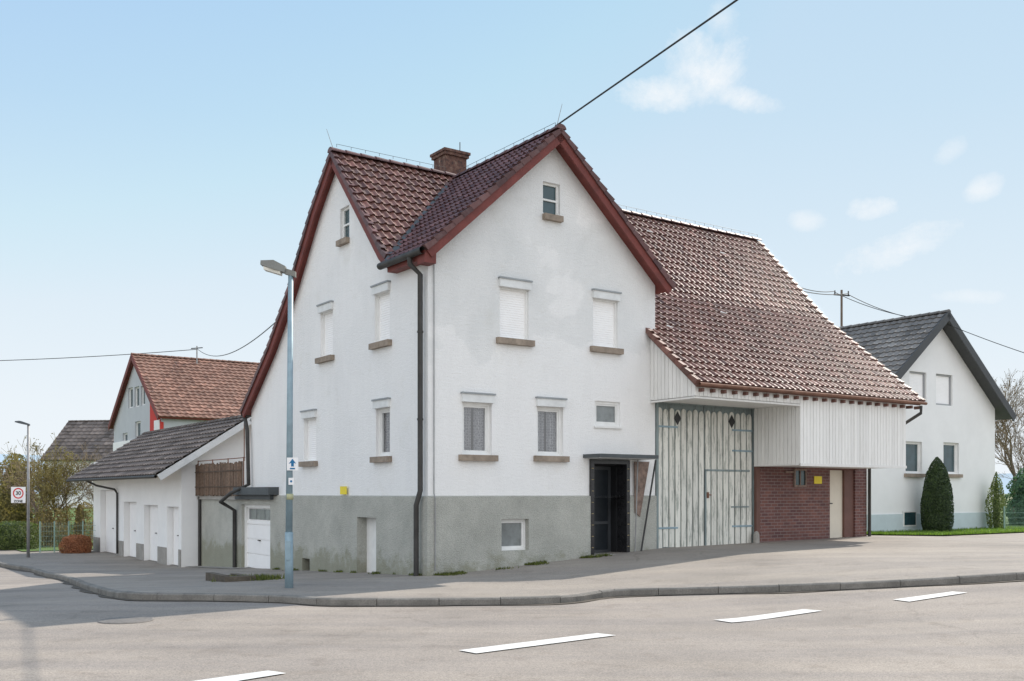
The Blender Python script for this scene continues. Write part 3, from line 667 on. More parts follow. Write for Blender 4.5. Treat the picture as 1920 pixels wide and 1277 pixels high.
mb=MB(PF); mb.box(q[0]-.35,q[0]-.02,q[3]-.12,q[3]-.07,.01,.05); mb.box((q[0]+q[1])/2-.02,(q[0]+q[1])/2+.02,q[2]+.05,q[3]-.05,.021,.045); mb.build('window_bar',M['browntile'],wb)
q=rectF(1526,1540,893,907); mb=MB(PF); mb.box(q[0],q[1],q[2],q[3],.004,.02); ns=mb.build('yellow_notice',M['yellow'],None,origin=PF(q[0],q[2],0)); tag(ns,'small yellow notice on the red brick wall beside the cream door','notice')
gm=FR(1324,900)[0]; gz=.33
leafs=((G0+.01,gm-.01),(gm+.01,G1-.02))
for li,(x0,x1) in enumerate(leafs):
    mb=MB(PF); mb.box(x0,x1,gz+.02,GT-.03,-.12,-.085); lf=mb.build('gate_leaf',M['gateback'],barn); lf['label']='left leaf of the plank gate' if li==0 else 'right leaf of the plank gate with a wicket door'
    n=8; w=(x1-x0)/n
    for k in range(n):
        mb=MB(PF); mb.cr=random.random(); a=x0+k*w+.024; b=x0+(k+1)*w-.024; r=(b-a)/2; top=GT-.16-(.03 if k%2 else 0)
        zb=gz+.03+random.uniform(-.02,.03)
        pts=[(a,zb),(b,zb)]+[((a+b)/2+r*math.cos(PI*j/8),top-r+r*1.3*math.sin(PI*j/8)) for j in range(9)]
        dd=-.084+random.uniform(0,.008)
        mb.prism(pts,dd,dd+.028)
        mb.build('plank',M['gate'],lf)
    mb=MB(PF); mb.cr=.1
    xc=(x0+x1)/2+(-.12 if li==0 else .1); zc=GT-.38
    mb.prism([(xc,zc-.17),(xc+.12,zc),(xc,zc+.17),(xc-.12,zc)],-.052,-.043); mb.build('diamond_opening',M['signblack'],lf)
    for z in ((GT-.62,gz+.5) if li==0 else (GT-.62,GT-1.15,gz+.5)):
        mb=MB(PF)
        if li==0: mb.box(x0,x0+.7,z,z+.045,-.055,-.038)
        else: mb.box(x1-.75,x1,z,z+.045,-.055,-.038)
        mb.build('hinge_strap',M['galv'],lf)
    if li==1:
        wz=FR(1370,882)[1]
        mb=MB(PF); mb.box(x0,x1-.1,wz-.03,wz+.02,-.055,-.040); mb.box(x0,x0+.045,gz,wz,-.055,-.040); mb.box(x0+.95,x0+1.6,gz+1.0,gz+1.04,-.055,-.038); mb.build('wicket_frame',M['gateback'],lf)
        mb=MB(PF); mb.box(x0+.06,x0+.12,gz+1.25,gz+1.4,-.05,-.02); mb.tube(PF(x0+.09,gz+1.33,-.03),PF(x0+.18,gz+1.33,-.0),.014); mb.build('handle',M['rust'],lf)
mb=MB(PF); mb.box(G0-.06,G1+.1,GT-.04,GT+.05,-.02,.03); mb.box(G0-.07,G0+.0,.1,GT-.04,-.019,.03); mb.build('gate_frame',M['gateback'],barn)
p=PF(G1-.05,.42,.12); mb=MB(); mb.lathe(p+Vector((0,0,-.1)),[(0,0),(.09,0),(.08,.3),(.05,.38),(0,.4)],10); tag(mb.build('guard_stone',M['conc'],None,origin=p),'small stone stub at the foot of the gate post','stone')
# ================================================================= GARAGE ROW
GS=-.62; GT0=14.5; GT1=26.4; gzb=-.68
gar=thing('garage_row','low white garage row with four white doors and a dark brown tiled roof','garages',W(GS,GT0,gzb))
PG=lambda a,z,d: W(GS-d,a,z)
ds=[]
for x0,x1,y0 in ((313,335,950),(270,296,947),(232,256,941),(188,219,919)):
    t0=LF(x1,y0,GS)[0]; t1=LF((x0),y0,GS)[0]; zt=LF((x0+x1)/2,y0,GS)[1]; ds.append((t0,t1,-1.2,zt))
mb=MB(PG); wall(mb,GT0,GT1,-1.2,[(0,2.62),(40,2.62)],[(*d,.26) for d in ds]); mb.box(GT1-.1,GT1,-1.2,3,-4,-.01)
mb.build('front_wall',M['white_wall'],gar)
prev=GT0
for d in ds+[(GT1,GT1,0,0)]:
    if d[0]-prev>.05: mb=MB(PG); mb.box(prev+.01,d[0]-.01,-1.2,-.1,.004,.02); mb.build('skirting',M['conc'],gar)
    prev=d[1]
for d in ds:
    mb=MB(PG); n=9
    mb.box(d[0]+.02,d[1]-.02,-1.0,d[3]-.02,-.25,-.21)
    for k in range(n): 
        x=d[0]+.05+(d[1]-d[0]-.1)*k/n; mb.box(x,x+(d[1]-d[0]-.1)/n-.02,gzb+.05,d[3]-.06,-.21,-.198)
    o=mb.build('garage_door',M['shutter'],gar)
    mb=MB(PG); mb.box((d[0]+d[1])/2-.05,(d[0]+d[1])/2+.05,.3,.33,-.198,-.15); mb.build('handle',M['iron'],o)
GP=[(1.55,4.24),(-1.5,2.27)]; GP2=[(1.55,4.24),(4.6,2.27)]
PN=lambda a,z,d: W(a,GT0-d,z)
mb=MB(PN); wall(mb,GS,4.3,-1.2,[(-1.5,2.12),(1.55,4.08),(4.6,2.12)],[]); mb.build('end_wall',M['white_wall'],gar)
mb=MB(); tiles(mb,GA,GP,14.05,26.9,tw=.3,cl=.33,m=5,amp=.035); tiles(mb,GA,GP2,14.05,26.9,tw=.3,cl=.36,m=4); mb.build('roof',M['tile_brown'],gar,smooth=True,recalc=False)
mb=MB(); slab(mb,GA,GP,14.08,26.87,-.01,-.12); slab(mb,GA,GP2,14.08,26.87,-.01,-.12); mb.build('roof_deck',M['cream'],gar)
mb=MB(); slab(mb,GA,GP,14.02,14.06,.0,-.2); slab(mb,GA,GP2,14.02,14.06,.0,-.2); mb.build('verge_board',M['header'],gar)
mb=MB(); ridge(mb,W(1.55,14.05,4.28),W(1.55,26.9,4.28)); mb.build('ridge_tiles',M['tile_brown'],gar)
mb=MB(); mb.path([W(-1.55,14.05,2.22),W(-1.55,26.9,2.22)],.05,8); mb.path([W(-1.5,23.6,2.2),W(-1.2,23.3,2.0),W(-.75,22.6-.2,1.85),W(-.68,22.3,1.7),W(-.68,22.3,-.6)],.04,8); mb.build('gutter',M['brownpipe'],gar,smooth=True)
# ================================================================= generic gabled house
def ghouse(root,G,width,length,zb,ze,zr,over,ov_r,wins,tile,wallm,vb,plz=None,plm=None,tw=.3,cl=.36,tm=4,fm='winframe'):
    m=width/2; sl=(zr-ze)/(m+over)
    P=lambda a,z,d: G(a,-d,z)
    top=[(0,zr-sl*m-.16),(m,zr-.18),(width,zr-sl*m-.16)]
    mb=MB(P); wall(mb,0,width,zb,top,[w[:4] for w in wins],rev=.16)
    for x in (0,width):
        mb.poly([(x,zb,0),(x,zr-sl*m-.16,0),(x,zr-sl*m-.16,-length),(x,zb,-length)])
    wall(mb,0,width,zb,top,[],d=-length)
    mb.build('wall',wallm,root)
    for w in wins: window(root,P,w,w[4],head=False,sill=len(w)>5 and w[5],fw=.05,rev=.16,fm=fm if w[4]=='shutter' else 'winframe')
    p1=[(m,zr),(-over,ze)]; p2=[(m,zr),(width+over,ze)]
    mb=MB(); tiles(mb,G,p1,-ov_r,length+ov_r,tw=tw,cl=cl,m=tm); tiles(mb,G,p2,-ov_r,length+ov_r,tw=tw,cl=cl,m=tm)
    rf=mb.build('roof',tile,root,smooth=True,recalc=False)
    mb=MB(); slab(mb,G,p1,-ov_r+.02,length+ov_r-.02); slab(mb,G,p2,-ov_r+.02,length+ov_r-.02); mb.build('roof_deck',vb,root)
    for pr in (p1,p2):
        mb=MB(); slab(mb,G,pr,-ov_r-.04,-ov_r+.015,.05,-.24); mb.build('verge_board',vb,root)
    mb=MB(); ridge(mb,G(m,-ov_r,zr+.05),G(m,length+ov_r,zr+.05)); mb.build('ridge_tiles',tile,root)
    if plz:
        mb=MB(P); mb.box(-.03,width+.03,zb,plz,-.1,.03); mb.build('plinth',plm,root)
    return rf
k=(1755-960)/F; Y0=38.0; ax=Vector((k*Y0,Y0,0)); hw=4.05
def GRn(h,a,z): return Vector((ax.x+ux*(h-hw)-uy*a, ax.y+uy*(h-hw)+ux*a, z))
rh=thing('neighbour_house','white neighbouring house with grey tiled roof standing right of the barn','house',GRn(0,0,.3))
def RW(x0,x1,y0,y1):
    def s(px,py):
        kk=(px-960)/F; q=(kk*ax.y-ax.x)/(ux-uy*kk); return q+hw, CH+(HZ-py)/F*(ax.y+uy*q)
    xm=(x0+x1)/2; return (s(x0,y0)[0],s(x1,y0)[0],s(xm,y1)[1],s(xm,y0)[1])
wins=[(*RW(1705,1737,697,755),'shutter',False),(*RW(1755,1786,702,760),'shutter',False),(*RW(1698,1729,828,888),'plain',True),(*RW(1769,1798,830,889),'plain',True)]
ghouse(rh,GRn,2*hw,11,-.3,4.75,8.42,.6,.5,wins,M['tile_grey'],M['nb_wall'],simple('anthracite_verge',(.06,.062,.065),.6,.1),.95,M['pale_plinth'],tw=.28,cl=.34,tm=6,fm='shadeframe')
q=RW(1692,1716,958,987); P=lambda a,z,d: GRn(a,-d,z)
mb=MB(P); mb.box(*q,.031,.05); o=mb.build('basement_window',M['winframe'],rh); mb=MB(P); mb.box(q[0]+.05,q[1]-.05,q[2]+.05,q[3]-.05,.05,.056); mb.build('pane',M['darkglass'],o)
mb=MB(GRn); mb.box(hw-.9,hw-.15,6.8,7.5,7,9.15); ch=mb.build('chimney',M['canopy'],rh); mb=MB(GRn); mb.box(hw-.98,hw-.07,6.72,7.58,9.15,9.22); mb.box(hw-.7,hw-.6,7.0,7.1,9.22,9.35); mb.build('chimney_cap',M['zinc'],ch)
mb=MB(GRn); mb.box(hw+.5,hw+.8,.6,.9,7.7,8.3); mb.box(hw+.42,hw+.88,.52,.98,8.3,8.36); mb.build('roof_vent',M['canopy'],rh)
axl=Vector((-22.26,60,0)); hwl=5.2
def GLn(h,a,z):
    e=hwl-h; return Vector((axl.x-uy*e+ux*a, axl.y+ux*e+uy*a, z))
lh=thing('background_house','house with red tiled roof, grey gable and a bright red wall panel behind the garages','house',GLn(0,0,-.7))
def LW(x0,x1,y0,y1):
    def s(px,py):
        kk=(px-960)/F; e=(axl.x-kk*axl.y)/(kk*ux+uy); return hwl-e, CH+(HZ-py)/F*(axl.y+ux*e)
    xm=(x0+x1)/2; return (s(x0,y0)[0],s(x1,y0)[0],s(xm,y1)[1],s(xm,y0)[1])
wins=[(*LW(240,249,727,765),'plain'),(*LW(252,261,725,763),'plain'),(*LW(264,272,723,760),'plain'),(*LW(230,239,812,838),'plain'),(*LW(253,264,790,838),'plain')]
ghouse(lh,GLn,2*hwl,12,-1,5.9,9.9,.35,.25,wins,M['tile_red'],M['grey_wall'],M['maroon'],None,None,tw=.33,cl=.36,tm=5)
P=lambda a,z,d: GLn(a,-d,z)
mb=MB(P); mb.box(-.02,2*hwl-1.9,-1,4.9,-.1,.05); mb.build('lower_wall',M['white_wall'],lh)
q=LW(283,304,735,830); mb=MB(P); mb.prism([(q[0],2.5),(2*hwl+.04,2.5),(2*hwl+.04,5.6),(q[0],7.3)],-.1,.06); mb.build('red_panel',M['red_wall'],lh)
q=LW(292,302,788,806); mb=MB(P); mb.box(*q,.065,.1); mb.build('white_window',M['winframe'],lh)  # window drawn as a plain white block
mp_=Vector((-22.26+ux*3.8,60+uy*3.8,9.6)); 
mast=thing('roof_mast','thin wire mast rising from the red roof of the background house','mast',mp_)
mb=MB(); mb.tube(mp_-Vector((.0,.6,1.0)),mp_+Vector((0,-.6,1.05)),.04); mb.build('pole',M['zinc'],mast)
mb=MB(); mb.tube(mp_+Vector((-.35,-.6,.9)),mp_+Vector((.35,-.6,.95)),.03); mb.build('crossbar',M['iron'],mast)
cable('overhead_cable',mp_+Vector((0,-.6,.85)),at(-500,676,60),.4,.02,'thin overhead cable running from the roof mast out to the left edge')
cable('overhead_cable',mp_+Vector((0,-.6,.9)),W(-.1,7.7,6.35),.7,.016,'thin overhead cable between the roof mast and the left eave of the farmhouse')
def GS_(h,a,z):
    c=Vector((-34.0,88,0)); th=R(172); return Vector((c.x+math.cos(th)*a-math.sin(th)*(-h), c.y+math.sin(th)*a+math.cos(th)*(-h)*1, z))
fh=thing('distant_house','small distant house with dark roof and pale chimney behind the bare trees','house',GS_(4,3,-.7))
ghouse(fh,GS_,8,7,-1,4.6,8.3,.4,.3,[],M['tile_brown'],M['white_wall'],M['canopy'],None,None,tw=.5,cl=.5,tm=3)
mb=MB(GS_); mb.box(3.2,3.9,1.2,1.9,6.5,9.3); mb.build('chimney',M['pale_plinth'],fh)
# ================================================================= WIRES / MASTS
ap=W(SA,FO+.15,ZR+.12); far=Vector((4.62,15.8,CH+(HZ+93)/F*15.8)); cable('service_cable',ap,ap+(far-ap)*1.9,.0,.02,'thick black service cable rising from the front gable peak into the upper right sky')
pm=at(1578,548,45); um=thing('utility_mast','thin utility mast with crossbar rising behind the barn roof','mast',(pm.x,pm.y,.3))
mb=MB(); mb.tube((pm.x,pm.y,.2),(pm.x,pm.y,pm.z+.1),.07,.05); mb.build('pole',M['bark'],um)
mb=MB(); mb.tube((pm.x-.35,pm.y,pm.z-.1),(pm.x+.35,pm.y,pm.z-.15),.035); mb.tube((pm.x-.3,pm.y,pm.z-.1),(pm.x-.3,pm.y,pm.z+.08),.03); mb.tube((pm.x+.3,pm.y,pm.z-.14),(pm.x+.3,pm.y,pm.z+.05),.03); mb.build('crossbar',M['iron'],um)
for i,(dx,lab) in enumerate(((-.3,'upper'),(.3,'lower'))):
    cable('overhead_cable',pm+Vector((dx,0,.05-.1*i)),at(1480,532+8*i,31.8),.12,.016,lab+' of two thin cables between the utility mast and the barn roof')
    cable('overhead_cable',pm+Vector((dx,0,.0-.1*i)),at(1776+8*i,603+4*i,38.0),.25,.016,lab+' of two thin cables between the utility mast and the neighbour house')
cable('overhead_cable',at(1776,608,37.8),at(2300,760,30),.25,.014,'thin cable running from the neighbour gable out past the right edge')
# ================================================================= STREET LAMPS
lp=gat(542,1102); lamp=thing('street_lamp','tall galvanised street lamp standing on the pavement corner before the house','street lamp',lp)
ht=CH+(HZ-512)/F*lp.y
mb=MB(); mb.tube(lp-Vector((0,0,.1)),lp+Vector((0,0,1.0)),.075,.072,14); mb.tube(lp+Vector((0,0,1.0)),(lp.x+.03,lp.y,ht),.062,.045,14); mb.build('pole',M['galv'],lamp,smooth=True)
mb=MB(); mb.box(lp.x-.045,lp.x+.045,lp.y-.085,lp.y-.07,lp.z+.5,lp.z+.85); mb.build('hatch',M['galv'],lamp)
mb=MB(lambda a,b,c: Vector((lp.x+.06+a, lp.y+b, ht+.0-(a)*.30+c)))
mb.box(-.14,.06,-.05,.05,-.06,.04)
def hd(mb,x0,x1,w0,w1,z0,z1,h0,h1):
    i=len(mb.v)
    for x,w,a,h in ((x0,w0,z0,h0),(x1,w1,z1,h1)):
        mb.v+=[mb.f(x,-w,a),mb.f(x,w,a),mb.f(x,w*.7,a+h),mb.f(x,-w*.7,a+h)]
    for q in ((0,1,2,3),(7,6,5,4),(0,1,5,4),(1,2,6,5),(2,3,7,6),(3,0,4,7)): mb.q.append(tuple(i+k for k in q)); mb.r.append(0)
hd(mb,-.12,-.32,.09,.14,-.04,-.05,.12,.17); hd(mb,-.32,-.56,.14,.08,-.05,-.03,.17,.08)
hh=mb.build('lamp_head',simple('dull_grey_housing',(.20,.20,.18),.6,.2),lamp)
mb=MB(lambda a,b,c: Vector((lp.x+.06+a, lp.y+b, ht-(a)*.30+c))); mb.box(-.50,-.2,-.09,.09,-.10,-.045); mb.build('lens',M['lens'],hh)
def zat(py,Y): return CH+(HZ-py)/F*Y
Ys=lp.y-.09; x0=(538-960)/F*Ys; x1=(559-960)/F*Ys; z0=zat(882,Ys); z1=zat(858,Ys)
sg=thing('direction_sign','small white sign with a dark teal upward arrow on the lamp pole','sign',(x0,Ys,z0))
mb=MB(); mb.box(x0,x1,Ys-.004,Ys,z0,z1); mb.build('plate',M['signwhite'],sg)
xm=(x0+x1)/2; mb=MB(lambda a,b,c: Vector((a,c,b))); zt=z1-.02
mb.prism([(xm,zt),(xm+.065,zt-.09),(xm+.024,zt-.075),(xm+.024,zt-.14),(xm-.024,zt-.14),(xm-.024,zt-.075),(xm-.065,zt-.09)],Ys-.008,Ys-.005)
mb.build('arrow',M['teal'],sg)
mb=MB(lambda a,b,c: Vector((a,c,b))); mb.box(xm-.045,xm+.045,zt-.19,zt-.165,Ys-.008,Ys-.005); mb.build('base_bar',M['teal'],sg)
mb=MB(); z2=zat(909,Ys); z3=zat(896,Ys); xa=(541-960)/F*Ys; xb=(551-960)/F*Ys; mb.box(xa,xb,Ys-.004,Ys,z2,z3)
s2=thing('marker_plate','tiny white plate with a blue dot below the arrow sign on the lamp pole','sign',(xa,Ys,z2)); mb.build('plate',M['signwhite'],s2)
mb=MB(); mb.tube(((xa+xb)/2,Ys-.005,(z2+z3)/2),((xa+xb)/2,Ys-.009,(z2+z3)/2),.02,.02,12); mb.build('dot',M['teal'],s2)
mb=MB(); mb.tube((lp.x+.012,lp.y,zat(937,lp.y)),(lp.x+.012,lp.y,zat(926,lp.y)),.0665,.066,14); mb.build('pole_sticker',simple('faded_sticker',(.42,.42,.25),.6,.2),lamp,smooth=True)
lq=gat(53,1045); l2=thing('street_lamp','thin distant street lamp at the far left beside the garages','street lamp',lq)
h2=zat(797,lq.y)
mb=MB(); mb.tube(lq-Vector((0,0,.1)),(lq.x,lq.y,h2),.06,.04,10); mb.build('pole',M['zinc'],l2,smooth=True)
mb=MB(lambda a,b,c: Vector((lq.x+a,lq.y+b,h2+.02-a*.22+c))); hd(mb,.05,-.3,.05,.12,-.03,-.03,.06,.1); hd(mb,-.3,-.48,.12,.06,-.03,-.02,.1,.04); mb.build('lamp_head',M['canopy'],l2)
zs=thing('zone_sign','white square 30 zone sign with red ring on the far left lamp','sign',(lq.x-.3,lq.y-.1,zat(942,lq.y)))
Yz=lq.y-.08; xa=(21-960)/F*Yz; xb=(48-960)/F*Yz; za=zat(943,Yz); zb=zat(913,Yz); xm=(xa+xb)/2; zc=(za+zb)/2+.06
mb=MB(); mb.box(xa,xb,Yz-.01,Yz,za,zb); mb.build('plate',M['signwhite'],zs)
mb=MB(); n=32
for k in range(n):
    a,b=2*PI*k/n,2*PI*(k+1)/n; r0,r1=.155,.20; mb.poly([(xm+math.cos(a)*r0,Yz-.015,zc+math.sin(a)*r0),(xm+math.cos(b)*r0,Yz-.015,zc+math.sin(b)*r0),(xm+math.cos(b)*r1,Yz-.015,zc+math.sin(b)*r1),(xm+math.cos(a)*r1,Yz-.015,zc+math.sin(a)*r1)])
mb.build('red_ring',M['signred'],zs)
mb=MB(); mb.tube((xb-.02,Yz+.01,zc),(lq.x,Yz+.06,zc),.02); mb.build('bracket',M['zinc'],zs)
def text(name,body,size,loc,mat,parent):
    cu=bpy.data.curves.new(name,'FONT'); cu.body=body; cu.size=size; cu.align_x='CENTER'; cu.align_y='CENTER'; cu.offset=.004
    t=bpy.data.objects.new(name,cu); me=bpy.data.meshes.new_from_object(t); bpy.data.objects.remove(t)
    o=bpy.data.objects.new(name,me); me.materials.append(mat); col.objects.link(o); o.parent=parent; o.location=Vector(loc)-ORG[parent.name]; o.rotation_euler=(R(90),0,0)
text('numerals','30',.2,(xm,Yz-.016,zc),M['signblack'],zs); text('lettering','ZONE',.12,(xm,Yz-.016,za+.06),M['signblack'],zs)
# ================================================================= GROUND
def grid(name,xs,ys,zf,mat,label=None):
    mb=MB(); nx=len(xs)
    mb.v=[Vector((x,y,zf(x,y))) for y in ys for x in xs]
    for j in range(len(ys)-1):
        for i in range(nx-1): mb.q.append((j*nx+i,j*nx+i+1,(j+1)*nx+i+1,(j+1)*nx+i)); mb.r.append(0)
    return struct(mb.build(name,mat,None,smooth=True,recalc=False))
fr=lambda a,b,st:[a+st*i for i in range(int((b-a)/st)+1)]
far_=[-4000,-2000,-1000,-500,-250,-120]; 
grid('ground',far_+fr(-70,70,5)+[-x for x in reversed(far_)],[-300,-100,-30]+fr(-10,100,5)+[150,250,500,1000,2000,5000],lambda x,y:H(x,y)-.35,M['field'])
grid('road',fr(-64,64,.8),fr(-40,60,.8),lambda x,y:H(x,y)-.12,M['asphalt'])
Kp=[(0,1056),(60,1066),(110,1078),(160,1095),(200,1106),(240,1111),(300,1113),(400,1114),(520,1117),(600,1122),(700,1123),(850,1122),(1000,1120),(1080,1116),(1150,1106),(1300,1102),(1500,1096),(1700,1087),(1920,1074)]
K=[gat(a,b) for a,b in Kp]
K=[Vector((K[0].x-uy*k,K[0].y+ux*k,0)) for k in (40,30,20,10,5)]+K
dl=(K[-1]-K[-3]).normalized(); dl=Vector((ux,uy,0))*.3+dl*.7; dl.normalize(); K+=[K[-1]+dl*k for k in (3,8,16,30,45)]
def cr(P,n=6):
    out=[]
    for i in range(len(P)-1):
        p0=P[max(i-1,0)];p1=P[i];p2=P[i+1];p3=P[min(i+2,len(P)-1)]
        for j in range(n):
            t=j/n; out.append(.5*((2*p1)+(-p0+p2)*t+(2*p0-5*p1+4*p2-p3)*t*t+(-p0+3*p1-3*p2+p3)*t**3))
    return out+[P[-1]]
D=cr(K); step=.25
cum=[0]
for a,b in zip(D,D[1:]): cum.append(cum[-1]+(Vector((b.x-a.x,b.y-a.y))).length)
def atl(l):
    i=min(max(bisect.bisect_right(cum,l)-1,0),len(D)-2); k=(l-cum[i])/max(1e-9,cum[i+1]-cum[i]); p=D[i].lerp(D[i+1],k); return Vector((p.x,p.y,0))
L=cum[-1]; n=int(L/step); KK=[atl(L*i/n) for i in range(n+1)]
mb=MB(); ns=22; KW=.12
def nrm(i):
    d=(KK[min(i+1,n)]-KK[max(i-1,0)]).normalized(); return Vector((-d.y,d.x,0))
for i,p in enumerate(KK):
    q=p+nrm(i)*KW; s,t=ST(q.x,q.y); f=W(max(s,1.0),max(t,3.0),0)
    for j in range(ns+1):
        r=q.lerp(f,(j/ns)); mb.v.append(Vector((r.x,r.y,H(r.x,r.y)-.004)))
for i in range(n):
    for j in range(ns): a=i*(ns+1)+j; mb.q.append((a,a+1,a+ns+2,a+ns+1)); mb.r.append(0)
struct(mb.build('pavement',M['pave'],None,smooth=True,recalc=True))
mb=MB(); l=0
while l<L-1.0:
    ln=1.0; mb.cr=random.random()
    sub=4; o=random.uniform(-.006,.005); j0=random.uniform(-.006,.006)
    for j in range(sub):
        la=l+.005+(ln-.010)*j/sub; lb=l+.005+(ln-.010)*(j+1)/sub; A=atl(la); B=atl(lb); d=(B-A).normalized(); nn=Vector((-d.y,d.x,0)); i=len(mb.v)
        for P_ in (A,B):
            h=H(P_.x,P_.y)
            for off,z in ((j0,h-.2),(j0,h-.02+o),(.025+j0,h+.003+o),(KW+.005,h+.005+o),(KW+.005,h-.2)): w=P_+nn*off; mb.v.append(Vector((w.x,w.y,z)))
        for k in range(4): mb.q.append((i+k,i+k+1,i+5+k+1,i+5+k)); mb.r.append(mb.cr)
        if j==0: mb.q.append((i,i+1,i+2,i+3,i+4)); mb.r.append(0)
        if j==sub-1: mb.q.append((i+9,i+8,i+7,i+6,i+5)); mb.r.append(0)
    l+=ln
struct(mb.build('kerb',M['kerb'],None))
mb=MB()
for i in range(n):
    wj=.10+.14*noise.noise(KK[i]*.8); wj2=.10+.14*noise.noise(KK[i+1]*.8)
    a=KK[i]; b=KK[i+1]; c=b-nrm(i+1)*max(.03,wj2); d=a-nrm(i)*max(.03,wj)
    mb.poly([(p.x,p.y,H(p.x,p.y)-.108) for p in (a,b,c,d)],raw=True)
struct(mb.build('road_gutter',M['soil'],None))
def flat(name,quads,off,mat,sub=8):
    mb=MB()
    for q in quads:
        A,B,C_,D_=[gat(*p,off) for p in q]
        for i in range(sub):
            u0,u1=i/sub,(i+1)/sub; pp=[A.lerp(D_,u0),B.lerp(C_,u0),B.lerp(C_,u1),A.lerp(D_,u1)]
            mb.poly([(p.x,p.y,H(p.x,p.y)+off) for p in pp],raw=True)
    return struct(mb.build(name,mat,None))
flat('road_marking',[[(860,1219),(893,1225),(1155,1191),(1120,1187)]],-.108,M['mark'])
flat('road_marking',[[(1338,1162),(1372,1167),(1542,1145),(1507,1142)]],-.108,M['mark'])
flat('road_marking',[[(1674,1124),(1705,1128),(1814,1111),(1786,1109)]],-.108,M['mark'])
flat('road_marking',[[(280,1288),(325,1296),(537,1262),(503,1257)]],-.108,M['mark'])
mh=gat(236,1162,-.105); mb=MB(); mb.lathe(mh,[(0,0.004),(.30,.004),(.31,.0),(.36,.0),(.38,-.01)],28); o=mb.build('manhole_cover',simple('cast_iron',(.16,.145,.13),.7,.3,12,40,.6),None,origin=mh); tag(o,'round cast iron manhole cover in the road at lower left','manhole cover')
p=gat(446,1088); mb=MB(lambda a,b,c: p+Vector((ux*a-uy*b,uy*a+ux*b,c)))
for k,(x0,x1,y0,y1,h) in enumerate(((-.45,.2,-.5,-.35,.12),(-.45,-.3,-.35,.7,.14),(.05,.2,-.35,.6,.10))): mb.box(x0,x1,y0,y1,-.2,h)
tag(mb.build('stone_edging',M['soil'],None,origin=p),'low dark stone edging on the pavement in front of the small garage door','stone edging')
mb=MB()
for k in range(900):
    q=p+Vector((ux*random.uniform(-.3,.9)-uy*random.uniform(-.5,.5),uy*random.uniform(-.3,.5)+ux*random.uniform(-.45,.5),0)); z=H(q.x,q.y); h=random.uniform(.03,.14); a=random.random()*6.28; dx=Vector((math.cos(a)*.014,math.sin(a)*.014,0)); mb.cr=random.random()
    mb.poly([q+dx+Vector((0,0,z-q.z)),q-dx+Vector((0,0,z-q.z)),q+Vector((random.uniform(-.05,.05),random.uniform(-.05,.05),z-q.z+h))],raw=True)
tag(mb.build('grass_patch',M['moss'],None,recalc=False),'small grass patch inside the stone edging','grass',kind='stuff')
def stgrid(name,s0,s1,t0,t1,st,off,mat):
    mb=MB(); S=fr(s0,s1,st); T=fr(t0,t1,st); nx=len(S)
    for t in T:
        for s in S: p=W(s,t,0); mb.v.append(Vector((p.x,p.y,H(p.x,p.y)+off)))
    for j in range(len(T)-1):
        for i in range(nx-1): mb.q.append((j*nx+i,j*nx+i+1,(j+1)*nx+i+1,(j+1)*nx+i)); mb.r.append(0)
    return struct(mb.build(name,mat,None,smooth=True,recalc=False))
stgrid('lawn',15.3,70,1.0,60,1.0,.03,M['lawn']); stgrid('back_garden_ground',-3.2,15,27.0,80,1.0,.03,M['lawn'])
stgrid('yard_ground',-.5,15,10.2,27,1.0,.01,M['conc'])
mb=MB()
for k in range(16000):
    s=15.4+random.random()**1.2*14; t=1.0+random.random()**2*7; p=W(s,t,0)
    z=H(p.x,p.y)+.03; h=random.uniform(.03,.10); a=random.random()*6.28; w=.012; dx=Vector((math.cos(a)*w,math.sin(a)*w,0)); mb.cr=random.random()
    mb.poly([p+dx+Vector((0,0,z)),p-dx+Vector((0,0,z)),p+Vector((random.uniform(-.03,.03),random.uniform(-.03,.03),z+h))],raw=True)
tag(mb.build('lawn_grass',M['blade'],None,recalc=False),'short bright green lawn grass right of the barn','grass',kind='stuff')
mb=MB()
for k in range(5200):
    if k%3: s=random.uniform(0,4.7); t=-.06-abs(random.gauss(0,.12))
    else: s=-.06-abs(random.gauss(0,.07)); t=random.uniform(-.1,8)
    if noise.noise(Vector((s*1.3,t*1.3,3)))<.05: continue
    p=W(s,t,0); z=H(p.x,p.y); h=random.uniform(.01,.07); a=random.random()*6.28; w=.014; dx=Vector((math.cos(a)*w,math.sin(a)*w,0)); mb.cr=random.random()
    mb.poly([p+dx+Vector((0,0,z)),p-dx+Vector((0,0,z)),p+Vector((random.uniform(-.03,.03),random.uniform(-.03,.03),z+h))],raw=True)
tag(mb.build('wall_foot_weeds',M['moss'],None,recalc=False),'moss and weeds along the foot of the plinth','weeds',kind='stuff')
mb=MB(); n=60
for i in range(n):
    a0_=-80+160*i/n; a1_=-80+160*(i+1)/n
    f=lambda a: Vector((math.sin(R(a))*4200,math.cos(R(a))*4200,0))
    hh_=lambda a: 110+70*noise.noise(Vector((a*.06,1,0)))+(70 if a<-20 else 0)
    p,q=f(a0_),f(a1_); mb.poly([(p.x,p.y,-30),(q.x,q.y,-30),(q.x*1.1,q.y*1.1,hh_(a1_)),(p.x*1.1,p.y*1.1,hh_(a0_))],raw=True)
struct(mb.build('hills',M['hill'],None))
